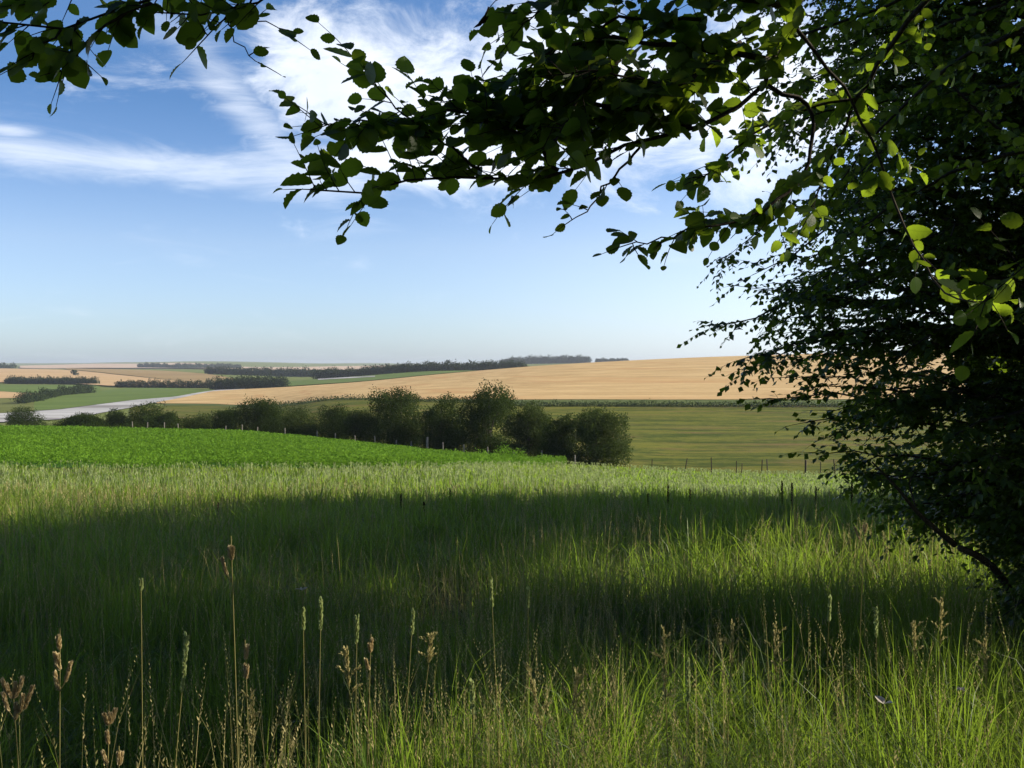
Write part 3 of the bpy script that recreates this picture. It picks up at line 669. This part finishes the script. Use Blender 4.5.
for px, h, r in ((652, .75, .04), (685, .9, .05), (712, 1.05, .05), (737, .8, .04), (742, .6, .04), (762, .95, .05), (768, 1.0, .05), (821, .8, .04), (836, 1.05, .05), (855, .9, .05)):
    post('fence_stake', px, -1.0, h + .35, r, rp.normal(0, .07), 'stake', 'thin dark stake along the far rim of the meadow', 'dark stakes along the meadow rim', rp)
post('fence_stake', 806, -1.0, 1.3, 0.085, 0.0, 'stake', 'stout dark stake, thickest of those on the meadow rim', 'dark stakes along the meadow rim', rp)

# ------------------------------------------------------------------ grass
def blades(mb, base, h, w, lean_a, lean, rng, tint, curl=1.0):
    """tapered bending blades, seven points each"""
    N = len(base); face = rng.uniform(0, 2 * math.pi, N)
    sx = np.stack([np.cos(face), np.sin(face), np.zeros(N)], 1)
    ld = np.stack([np.cos(lean_a), np.sin(lean_a), np.zeros(N)], 1)
    V = np.zeros((N, 7, 3))
    for k, (t, ww) in enumerate(((0, .8), (.4, 1), (.75, .7))):
        c = base + ld * (h * lean * t ** 2)[:, None]; c[:, 2] += h * (t - 0.25 * lean * t ** 2)
        V[:, 2 * k] = c - sx * (w * ww * .5)[:, None]; V[:, 2 * k + 1] = c + sx * (w * ww * .5)[:, None]
    c = base + ld * (h * lean * 1.15 * curl)[:, None]; c[:, 2] += h * (1 - 0.42 * lean * curl)
    V[:, 6] = c
    o = (np.arange(N) * 7)[:, None, None]
    q = (np.array([(0, 1, 3, 2), (2, 3, 5, 4)])[None] + o).reshape(-1, 4); tri = (np.array([(4, 5, 6)])[None] + o).reshape(-1, 3)
    mb.add(V.reshape(-1, 3), [q, tri], np.repeat(tint, 7))

def wedge_points(n, d0, d1, power, rng, half=0.62, pad=1.2):
    """points of the ground in front of the viewer, density falling as distance**-power"""
    e = 2.0 - power
    d = (d0 ** e + rng.uniform(0, 1, n) * (d1 ** e - d0 ** e)) ** (1 / e)
    x = rng.uniform(-1, 1, n) * (half * d + pad)
    return x, d

def in_crop(x, y):
    px = x / y * F + 512
    st = np.array(CROP_ST)
    return (px < 566) & (y > np.interp(px, st[:, 0], st[:, 1]) + 3.0 * wobble(px * .06, px * 0, 2.2, 21) + .5 * wobble(x, y, .9, 22))

def make_grass():
    rng = np.random.default_rng(2)
    mb = MB()
    def part(n, d0, d1, power, hmin, hmax, wscale, wmin):
        x, y = wedge_points(n, d0, d1, power, rng)
        px = x / y * F + 512
        cl = wobble(x, y, 0.45, 5) + .6 * wobble(x, y, 1.7, 6)
        keep = (rng.uniform(0, 1, n) < 0.62 + 0.48 * cl) & ~in_crop(x, y) & (y < brow(px) + 4)
        x, y, cl = x[keep], y[keep], cl[keep]; N = len(x)
        z = ground(x, y)
        h = rng.uniform(hmin, hmax, N) * (1 + 0.22 * cl) * np.where(rng.uniform(0, 1, N) < .12, 1.3, 1)
        h *= 1 - 0.55 * np.clip((y - 18) / 35, 0, 1)
        w = np.maximum(wmin, y * wscale) * rng.uniform(.6, 1.3, N)
        la = wobble(x, y, 1.2, 7) * 1.8 + rng.normal(2.6, 2.0, N)
        tint = np.clip(0.40 - .2 * np.clip((9 - y) / 3, 0, 1) + 0.22 * wobble(x, y, 2.2, 8) + rng.normal(0, .28, N) + .15 * np.clip((y - 18) / 20, 0, 1), 0, 1)
        blades(mb, np.stack([x, y, z - .02], 1), h, w, la, np.clip(np.abs(rng.normal(0.45, 0.36, N)) + .25 * wobble(x, y, .8, 15), .02, 1.5), rng, tint)
    part(105000, 1.9, 9, 1.2, 0.22, 0.66, 0.0007, 0.0042)
    part(120000, 8, 30, 1.3, 0.32, 0.70, 0.0008, 0.0042)
    part(110000, 28, 112, 1.3, 0.38, 0.62, 0.0009, 0.004)
    # coarse tussocks and laid patches among the fine grass
    tx, ty = wedge_points(150, 2.6, 26, 1.25, rng, half=.58, pad=.5)
    for cx, cy in zip(tx, ty):
        N = int(rng.uniform(25, 70)); rr = rng.uniform(.05, .16); bx = cx + rng.normal(0, rr, N); by = cy + rng.normal(0, rr, N)
        out = np.arctan2(by - cy, bx - cx) + rng.normal(0, .5, N)
        blades(mb, np.stack([bx, by, ground(bx, by) - .02], 1), rng.uniform(.4, .85) * rng.uniform(.6, 1.1, N), np.maximum(.0055, .0009 * cy) * rng.uniform(.7, 1.6, N), out, np.abs(rng.normal(.35, .25, N)), rng, np.clip(rng.normal(rng.uniform(.05, .5), .18, N), 0, 1))
    tx, ty = wedge_points(60, 2.8, 20, 1.2, rng, half=.58, pad=.5)
    for cx, cy in zip(tx, ty):
        N = 60; bx = cx + rng.normal(0, .22, N); by = cy + rng.normal(0, .22, N); a0 = rng.uniform(0, 6.28)
        blades(mb, np.stack([bx, by, ground(bx, by) + .12], 1), rng.uniform(.25, .5, N), np.full(N, .0055), a0 + rng.normal(0, .4, N), rng.uniform(.9, 1.6, N), rng, rng.uniform(.4, 1, N))
    tag(mb.build('meadow_grass', M['grass']), 'tall uncut green meadow grass covering the slope', 'grass', kind='stuff')

    sb = MB()
    def stems(n, d0, d1, power, hmin, hmax, wscale):
        x, y = wedge_points(n, d0, d1, power, rng)
        cl = wobble(x, y, 1.1, 9) + .5 * wobble(x, y, 6.0, 10)
        px = x / y * F + 512
        keep = (rng.uniform(0, 1, n) < .5 + .45 * cl) & ~in_crop(x, y) & (y < brow(px) + 3)
        x, y = x[keep], y[keep]; N = len(x); z = ground(x, y)
        h = rng.uniform(hmin, hmax, N) * (1 - 0.48 * np.clip((y - 18) / 35, 0, 1))
        w = np.maximum(0.0028, y * wscale); la = rng.uniform(0, 6.28, N); lean = np.abs(rng.normal(.14, .12, N))
        tint = np.clip(rng.normal(.45, .28, N), 0, 1)
        base = np.stack([x, y, z], 1)
        blades(sb, base, h, w, la, lean, rng, tint)
        # seed head: small husks set round the upper fifth
        ld = np.stack([np.cos(la), np.sin(la), np.zeros(N)], 1)
        K = 15
        near = y < 14
        for k in range(K):
            t = 0.74 + 0.27 * k / (K - 1)
            c = base + ld * (h * lean * t ** 2)[:, None]; c[:, 2] += h * (t - .25 * lean * t ** 2)
            sel = near if k % 3 else np.ones(N, bool)
            if not sel.any(): continue
            m = sel.sum(); a = rng.uniform(0, 6.28, m)
            dr = np.stack([np.cos(a) * .5, np.sin(a) * .5, np.full(m, 1.0)], 1)
            ax, ay, az = frames(dr, rng.normal(0, 1, (m, 3)))
            L = np.maximum(0.015, 0.0018 * y[sel]) * (1.25 - .7 * k / K) * rng.uniform(.7, 1.3, m)
            tv = np.array([(-.17, .35, 0), (0, 0, 0), (.17, .35, 0), (0, 1, .05)])
            sb.spread(tv, [np.array([(0, 1, 2, 3)])], c[sel], ax, ay, az, L, np.clip(tint[sel] + .15, 0, 1))
    x, y = wedge_points(26000, 2.0, 30, 1.3, rng); N = len(x); z = ground(x, y)
    blades(sb, np.stack([x, y, z], 1), rng.uniform(.2, .6, N), np.maximum(.003, .0007 * y) * rng.uniform(.6, 1.3, N), rng.uniform(0, 6.28, N), np.abs(rng.normal(.7, .5, N)), rng, rng.uniform(.2, .9, N))
    stems(9000, 2.4, 9, 1.1, 0.45, 0.92, 0.0005)
    stems(9000, 8, 30, 1.25, 0.55, 0.9, 0.0005)
    near_sb = sb; sb = MB()
    stems(30000, 26, 110, 1.1, 0.50, 0.78, 0.0006)
    tag(sb.build('flowering_grass', M['green_seed']), 'pale green flowering grass heads over the sunlit far part of the meadow', 'grass', kind='stuff')
    sb = near_sb
    tag(sb.build('seeding_grass', M['straw']), 'straw coloured seeding grass stems scattered through the meadow', 'grass', kind='stuff')
make_grass()

def make_crop():
    rng = np.random.default_rng(4); mb = MB()
    n = 260000
    st = np.array(CROP_ST)
    px = rng.uniform(-150, 566, n); a = np.interp(px, st[:, 0], st[:, 1]); b = np.interp(px, st[:, 0], st[:, 2])
    a = np.minimum(a + 3.0 * wobble(px * .06, px * 0, 2.2, 21) + rng.uniform(-1.5, 1.5, n), b - .5)
    t = rng.uniform(0, 1, n) ** 1.15; d = a + (b - a) * t
    x = bearing(px)[0] * d; z = ground(x, d)
    row = 0.5 + 0.5 * wobble(x, d, 1.3, 11)
    h = rng.uniform(0.05, 0.5, n) * (0.7 + .35 * row)
    edge = (d - a) < 2.5 * (.6 + .4 * wobble(x, d, 2.6, 12)) ; h = np.where(edge, h * rng.uniform(1.2, 2.0, n) * (1 + .9 * np.clip(wobble(x, d, 1.7, 23), 0, 1)), h)
    pos = np.stack([x, d, z + h], 1)
    ax, ay, az = frames(rng.normal(0, 1, (n, 3)) + [0, 0, .1], rng.normal(0, .35, (n, 3)) + [0, 0, 1.0])
    tint = np.clip(.5 + .25 * wobble(x, d, 9, 13) + rng.normal(0, .12, n), 0, 1)
    tv, tp, _ = LEAF_B
    mb.spread(tv, tp, pos, ax, ay, az, rng.uniform(.10, .19, n) * np.sqrt(d / 80), tint)
    tag(mb.build('crop_plants', M['crop']), 'dense bright green leafy crop with an uneven front edge', 'crop', kind='stuff')
make_crop()

# ------------------------------------------------------------------ single seed stalks standing out of the foreground grass
HUSK = leaf_template(3, 0.5, 0.1, 0.27, 0)
def husks(mb, path, s0, s1, n, size, spreadv, rng, tint=.55, plump=1.0):
    m = len(path); s = s0 + (s1 - s0) * (np.arange(n) + rng.uniform(0, 1, n)) / n
    i = np.clip((s * (m - 1)).astype(int), 0, m - 2); f = (s * (m - 1) - i)[:, None]
    pos = path[i] * (1 - f) + path[i + 1] * f; tg = nrm(path[i + 1] - path[i])
    out = rng.normal(0, 1, (n, 3)); out = nrm(out - tg * (out * tg).sum(1, keepdims=True))
    ax, ay, az = frames(tg + out * spreadv, out + rng.normal(0, .3, (n, 3)))
    L = size * rng.uniform(.7, 1.25, n)
    mb.spread(HUSK[0], HUSK[1], pos + out * size * .12, ax, ay, az, np.stack([L * plump, L, L * plump], 1), np.clip(rng.normal(tint, .2, n), 0, 1))

def stalk(kind, px, py, d, bend, label, seed, heads=None, head_len=0.10, stem_r=0.0022):
    """kind: cocksfoot (plump brown knots), spike (slim green head), oat (open pale husks), dock (dark whorls)"""
    rng = np.random.default_rng(seed)
    top = at(px, py, d); bx = top[0] + bend * d / F; by = d + rng.normal(0, .03); bz = gz(bx, by)
    name = {'cocksfoot': 'tufted_seed_grass', 'spike': 'spike_grass', 'oat': 'oat_grass', 'dock': 'dock_stalk'}[kind]
    root = empty(name, (bx, by, bz), label, 'plant' if kind == 'dock' else 'grass stalk', {'cocksfoot': 'brown tufted seed stalks', 'spike': 'slim seed spikes', 'oat': 'open pale seed stalks', 'dock': 'dark dock stalks in the meadow'}[kind])
    b = np.array([bx, by, bz - .03]); mid = b * .45 + top * .55 + [(b[0] - top[0]) * .14, 0, .02]
    path = smooth_path([b, b * .75 + top * .25 + [(b[0] - top[0]) * .12, 0, 0], mid, top], 22)
    H = np.linalg.norm(top - b); sm = MB(); sm.tube(path, np.linspace(stem_r, stem_r * .5, 22), 5, tint=.35)
    hb = MB(); f = 1 - head_len / H
    side = []
    if kind == 'cocksfoot':
        # knots of husks at the top and on short side stems
        for k, (ds, off, ln) in enumerate(heads or [(0, 0, .03), (.035, .012, .028), (.07, -.014, .03), (.10, .03, .03)]):
            i = int(np.clip((1 - ds / H) * 21, 0, 20)); p = path[i]
            q = p + [off, rng.normal(0, .01), abs(off) * .8 + ln]
            sp = smooth_path([p - [0, 0, .002], (p + q) / 2 + [off * .12, 0, -.004], q], 6)
            if off: side.append(sp)
            husks(hb, sp, .35 if abs(off) > .02 else .0, 1.0, 120, 0.0105, .38, rng, .62, 1.05)
        for sp in side: sm.tube(sp, .0012, 4, tint=.4)
        mat = 'seed'
    elif kind == 'spike':
        husks(hb, path, f, 1, 70, 0.015, .35, rng, .55); mat = 'green_seed'
    elif kind == 'oat':
        husks(hb, path, f, 1, 44, 0.013, .5, rng, .75)
        for k in range(7):
            i = int((f + (1 - f) * k / 8) * 21); p = path[i]; a = rng.uniform(0, 6.28); q = p + np.array([math.cos(a) * .035, math.sin(a) * .03, .045])
            sp = smooth_path([p, (p + q) / 2 + [0, 0, .012], q], 5); sm.tube(sp, .0007, 3); husks(hb, sp, .4, 1, 10, .0095, .5, rng, .7)
        mat = 'straw'
    else:
        for k in range(12):
            s = .45 + .55 * k / 12; i = int(s * 21); husks(hb, path[max(0, i - 1):i + 2], 0, 1, 14, .03, 1.1, rng, .4, 1.2)
        mat = 'dock'
    sm.build('stem', M['dock' if kind == 'dock' else 'straw'], root)
    hb.build('seed_head', M[mat], root)
    return root

stalk('cocksfoot', 12, 676, 2.55, 18, 'plump brown seed cluster on several short stems at the lower left corner', 1, heads=[(0, 0, .03), (.02, -.014, .02), (.02, .018, .03), (.05, -.02, .03), (.06, .028, .04), (.09, -.035, .03), (.10, .045, .045), (.075, .008, .03)])
stalk('cocksfoot', 60, 628, 2.8, -4, 'brown seed stalk with one side knot right of the corner seed cluster', 2, heads=[(0, 0, .035), (.03, 0, .03), (.06, -.006, .03), (.085, -.014, .03), (.12, -.018, .03), (.14, .032, .05)])
stalk('cocksfoot', 109, 704, 2.55, -14, 'short leaning brown seed stalk at the bottom left, level with the frame edge', 3, heads=[(0, 0, .03), (.03, .006, .02), (.05, .012, .02), (.08, 0, .03), (.11, -.01, .02)])
stalk('cocksfoot', 119, 746, 2.5, -2, 'smallest brown seed stalk, rising just above the bottom edge', 4, heads=[(0, 0, .028), (.03, .004, .02), (.05, -.008, .02)])
stalk('cocksfoot', 231, 536, 3.0, 11, 'tallest slender brown stalk standing alone, its tuft highest in the shade', 5, heads=[(0, 0, .035), (.035, .006, .03), (.06, -.006, .03), (.11, -.03, .045)], stem_r=.0026)
stalk('cocksfoot', 245, 640, 2.9, 6, 'brown seed stalk just right of the tallest stalk', 6, heads=[(0, 0, .03), (.035, 0, .03), (.07, .004, .03), (.11, -.004, .03)])
stalk('oat', 252, 690, 2.8, 2, 'pale papery seed stalk below the brown one beside the tallest stalk', 7, head_len=.14)
stalk('spike', 141, 582, 3.3, 5, 'thin pale stem with a tiny forked tip leaning left of the tallest stalk', 8, head_len=.03)
stalk('spike', 187, 636, 2.9, -26, 'drooping tan seed spike between the thin pale stem and the tallest stalk', 9, head_len=.16)
stalk('spike', 321, 600, 3.3, -4, 'upright narrow green spike right of the tallest stalk', 10, head_len=.10)
stalk('spike', 303, 610, 3.4, 3, 'short green spike beside the upright narrow one', 11, head_len=.07)
stalk('oat', 346, 648, 3.1, 18, 'open pale seed stalk bending left near the green tussock', 12, head_len=.12)
stalk('cocksfoot', 371, 634, 3.1, -10, 'brown seed stalk above the light green tussock', 13, heads=[(0, 0, .03), (.035, .004, .03), (.08, -.01, .02)])
stalk('spike', 357, 617, 3.3, -5, 'green spike rising behind the light green tussock', 14, head_len=.09)
stalk('spike', 413, 612, 3.5, -14, 'slanting green spike right of the light green tussock', 15, head_len=.08)
stalk('oat', 432, 634, 3.4, -26, 'grey feathery seed head leaning right above the dark grass', 16, head_len=.10)
stalk('spike', 472, 682, 3.0, 6, 'thin straight seed spike at the middle of the bottom grass', 17, head_len=.10)
stalk('spike', 491, 582, 4.0, 10, 'slender leaning spike high in the middle of the shade', 18, head_len=.10)
stalk('spike', 528, 590, 4.4, 0, 'single upright thin spike in the middle of the dark band', 19, head_len=.08)
stalk('oat', 529, 664, 2.9, 48, 'long pale arching seed stalk leaning left in the bottom middle', 20, head_len=.19, stem_r=.0026)
stalk('oat', 577, 671, 3.0, -22, 'short pale beaded seed stalk leaning right beside the arching one', 21, head_len=.12)
stalk('oat', 663, 627, 2.9, 10, 'bright whitish oat-like stalk right of the arching pair', 22, head_len=.20, stem_r=.0026)
stalk('spike', 688, 662, 3.2, 4, 'thin green spike right of the bright whitish stalk', 23, head_len=.13)
stalk('oat', 733, 622, 3.4, -8, 'fine grey feathery stalk in front of the dark band', 24, head_len=.16)
stalk('oat', 775, 624, 3.3, 6, 'tan seed stalk among the sunlit grass left of the tall thin stems', 25, head_len=.16)
stalk('cocksfoot', 865, 520, 5.0, -10, 'tall thin stem with a pale tuft before the sunlit patch by the dense tree', 26, heads=[(0, 0, .045), (.03, 0, .03), (.09, -.04, .05)], stem_r=.003)
stalk('oat', 942, 598, 4.2, -3, 'pale fluffy plume standing against the black shade under the dense tree', 27, head_len=.16, stem_r=.0028)
stalk('oat', 914, 622, 4.0, 2, 'smaller fluffy plume left of the pale one against the black shade', 28, head_len=.12)
stalk('spike', 876, 610, 4.0, 3, 'slim upright spike at the left side of the black shade', 29, head_len=.11)
stalk('spike', 830, 598, 4.2, -4, 'pale thin spike left of the slim one at the edge of the black shade', 30, head_len=.10)
stalk('oat', 985, 640, 3.6, 6, 'pale seed stalk near the right edge among sunlit grass', 31, head_len=.12)
for k, (px, py, d) in enumerate(((401, 494, 21), (424, 502, 21), (450, 489, 24), (648, 494, 22), (668, 485, 23), (690, 489, 23), (782, 481, 22), (792, 483, 21), (816, 487, 24), (218, 503, 20), (852, 478, 20))):
    stalk('dock', px, py, d, 0, 'dark thin dock stalk poking out of the meadow at the edge of the shadow', 60 + k, stem_r=.010)

def flower(px, py, d, n, size, label, seed, rng=None):
    rng = np.random.default_rng(seed); p = at(px, py, d); b = np.array([p[0] + .02, p[1], gz(p[0] + .02, p[1])])
    root = empty('wild_flower', tuple(b), label, 'flower'); sm = MB(); sm.tube(smooth_path([b, (p + b) / 2 + [.015, 0, 0], p], 8), .0014, 4, .3); sm.build('stem', M['straw'], root)
    pb = MB(); a = rng.uniform(0, 6.28, n) ; dr = np.stack([np.cos(a), np.sin(a), rng.uniform(-.1, .7, n)], 1)
    ax, ay, az = frames(dr, np.tile([0, 0, 1.], (n, 1)) + rng.normal(0, .3, (n, 3))); pb.spread(HUSK[0], HUSK[1], np.tile(p, (n, 1)), ax, ay, az, size * rng.uniform(.7, 1.2, n), rng.uniform(0, 1, n))
    pb.build('petals', M['petal'], root)
M['petal'] = leaf_mat('pale petal', (0.55, 0.50, 0.44), (0.75, 0.71, 0.66), 0.3, (.6, .55, .5), 0.7, 0.1)
flower(302, 590, 4.2, 5, .030, 'small pinkish white flower alone in the shade right of the tallest stalk', 1)
flower(884, 704, 3.4, 3, .042, 'white flower catching the sun low at the right', 2)
flower(962, 690, 3.5, 14, .018, 'small round whitish flower head near the lower right corner', 3)

# light green tussock of broad blades
rt = np.random.default_rng(14); tb = MB(); c = at(398, 700, 3.1); zc = gz(c[0], c[1]); N = 90
bs = np.stack([c[0] + rt.normal(0, .07, N), c[1] + rt.normal(0, .06, N), np.full(N, zc)], 1)
blades(tb, bs, rt.uniform(.55, 1.02, N), rt.uniform(.006, .012, N), rt.uniform(0, 6.28, N), np.abs(rt.normal(.2, .15, N)), rt, rt.uniform(.4, .8, N))
tag(tb.build('grass_tussock', M['grass']), 'light green tussock of broad blades at the bottom, left of the middle', 'tussock')

# ------------------------------------------------------------------ air
mb = MB()
def box(mb, a, b):
    V = np.array([(x, y, z) for z in (a[2], b[2]) for y in (a[1], b[1]) for x in (a[0], b[0])], float)
    mb.add(V, [np.array([(0, 2, 3, 1), (4, 5, 7, 6), (0, 1, 5, 4), (2, 6, 7, 3), (0, 4, 6, 2), (1, 3, 7, 5)])])
box(mb, (-12500, -150, -32), (12500, 9900, 30))
hm, t = new_mat('air')
pv = t.n('ShaderNodeVolumePrincipled'); pv.inputs['Color'].default_value = (0.80, 0.88, 1.0, 1); pv.inputs['Density'].default_value = 0.000095; pv.inputs['Anisotropy'].default_value = 0.2
o = t.n('ShaderNodeOutputMaterial'); t.put(o.inputs['Volume'], pv.outputs[0])
tag(mb.build('haze', hm, smooth=False), 'thin bluish summer haze over the far fields', 'haze', kind='stuff')

# ------------------------------------------------------------------ light
AZ, EL = math.radians(80), math.radians(27)
sun_dir = Vector((math.sin(AZ) * math.cos(EL), math.cos(AZ) * math.cos(EL), math.sin(EL)))
sl = bpy.data.lights.new('sun', 'SUN'); sl.energy = 5.0; sl.angle = math.radians(0.55); sl.color = (1.0, 0.90, 0.74)
so = bpy.data.objects.new('sun', sl); COL.objects.link(so); so.rotation_euler = sun_dir.to_track_quat('Z', 'Y').to_euler(); so.location = (30, 5, 30)

w = bpy.data.worlds.new('World'); scene.world = w; w.use_nodes = True
t = NT(w.node_tree)
sky = t.n('ShaderNodeTexSky', sky_type='NISHITA', sun_disc=False); sky.sun_elevation = EL; sky.sun_rotation = AZ; sky.altitude = 100; sky.air_density = 1.0; sky.dust_density = 0.6; sky.ozone_density = 2.0
g = t.n('ShaderNodeTexCoord').outputs['Generated']
sp = t.n('ShaderNodeSeparateXYZ'); t.put(sp.inputs[0], g)
az = t.m('MULTIPLY', t.m('ARCTAN2', sp.outputs[0], sp.outputs[1]), 57.2958)
el = t.m('MULTIPLY', t.m('ARCSINE', sp.outputs[2]), 57.2958)
cmb = t.n('ShaderNodeCombineXYZ'); t.put(cmb.inputs[0], az); t.put(cmb.inputs[1], el)
ae = cmb.outputs[0]
nz = t.noise(t.scale(ae, (0.16, 0.30, 1), 0.25), 1.0, 10, 0.64, 0.5)
nw = t.noise(t.scale(ae, (0.11, 0.55, 1), -0.08), 1.0, 10, 0.66, 0.8)
def blob(a0, e0, ra, re, rot=0.0):
    c, s = math.cos(rot), math.sin(rot)
    da = t.m('SUBTRACT', az, a0); de = t.m('SUBTRACT', el, e0)
    p = t.m('DIVIDE', t.m('ADD', t.m('MULTIPLY', da, c), t.m('MULTIPLY', de, s)), ra)
    q = t.m('DIVIDE', t.m('SUBTRACT', t.m('MULTIPLY', de, c), t.m('MULTIPLY', da, s)), re)
    r2 = t.m('ADD', t.m('MULTIPLY', p, p), t.m('MULTIPLY', q, q))
    return t.m('POWER', 2.71828, t.m('MULTIPLY', r2, -1.0))
big = blob(3, 14.6, 17, 5.2)
for b in (blob(-9.5, 15.2, 6.5, 4.0), blob(14, 14, 10, 5), blob(-4, 11.2, 10, 1.8), blob(40, 18, 16, 6), blob(-55, 20, 14, 5)): big = t.m('MAXIMUM', big, b)
dens = t.smooth(t.m('ADD', t.m('MULTIPLY', big, 0.95), t.m('MULTIPLY', t.m('SUBTRACT', nz, 0.5), 1.8)), 0.22, 0.86)
wis = blob(-21, 10.3, 16, 1.0, -0.03)
for b in (blob(-14, 13.0, 6.5, 1.3, -0.75), blob(-26, 11.5, 1.6, .35), blob(-11, 10.3, 7, 1.4)): wis = t.m('MAXIMUM', wis, b)
wd = t.m('MULTIPLY', t.smooth(t.m('ADD', t.m('MULTIPLY', wis, 0.8), t.m('MULTIPLY', t.m('SUBTRACT', nw, 0.5), 1.7)), 0.05, 1.15), 0.72)
cl = t.m('MAXIMUM', dens, wd)
shade = t.smooth(t.noise(t.scale(ae, (0.16, 0.35, 1)), 1.0, 5, .6), 0.3, 0.7)
cloud = t.mix(shade, (8.4, 9.1, 10.2), (10.2, 10.5, 11.0))
hz = t.smooth(el, 9.0, -0.5)
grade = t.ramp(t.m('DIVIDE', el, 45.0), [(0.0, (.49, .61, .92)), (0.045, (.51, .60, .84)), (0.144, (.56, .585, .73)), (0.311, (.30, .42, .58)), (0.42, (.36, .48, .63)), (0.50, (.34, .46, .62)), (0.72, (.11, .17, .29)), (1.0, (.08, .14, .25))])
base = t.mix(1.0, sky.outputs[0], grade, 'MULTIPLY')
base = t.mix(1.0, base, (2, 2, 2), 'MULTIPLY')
glow = t.m('MULTIPLY', t.smooth(az, -12.0, 32.0), t.smooth(el, 14.0, 1.0))
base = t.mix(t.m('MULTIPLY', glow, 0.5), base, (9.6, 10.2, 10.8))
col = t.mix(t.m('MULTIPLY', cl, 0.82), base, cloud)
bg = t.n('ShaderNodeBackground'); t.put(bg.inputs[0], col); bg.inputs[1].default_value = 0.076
o = t.n('ShaderNodeOutputWorld'); t.put(o.inputs[0], bg.outputs[0])

# ------------------------------------------------------------------ camera and render settings
cam = bpy.data.cameras.new('camera'); cam.lens = 36; cam.sensor_width = 36; cam.clip_start = 0.05; cam.clip_end = 30000
co = bpy.data.objects.new('camera', cam); COL.objects.link(co); co.location = (0, 0, 0); co.rotation_euler = (math.pi / 2 - PITCH, 0, 0)
scene.camera = co
scene.view_settings.view_transform = 'Standard'; scene.view_settings.look = 'None'; scene.view_settings.exposure = 0.75; scene.view_settings.gamma = 1.0
scene.cycles.max_bounces = 8; scene.cycles.transmission_bounces = 6; scene.cycles.diffuse_bounces = 4; scene.cycles.volume_bounces = 0
scene.cycles.use_denoising = True
print('leaves', nB, nB2)
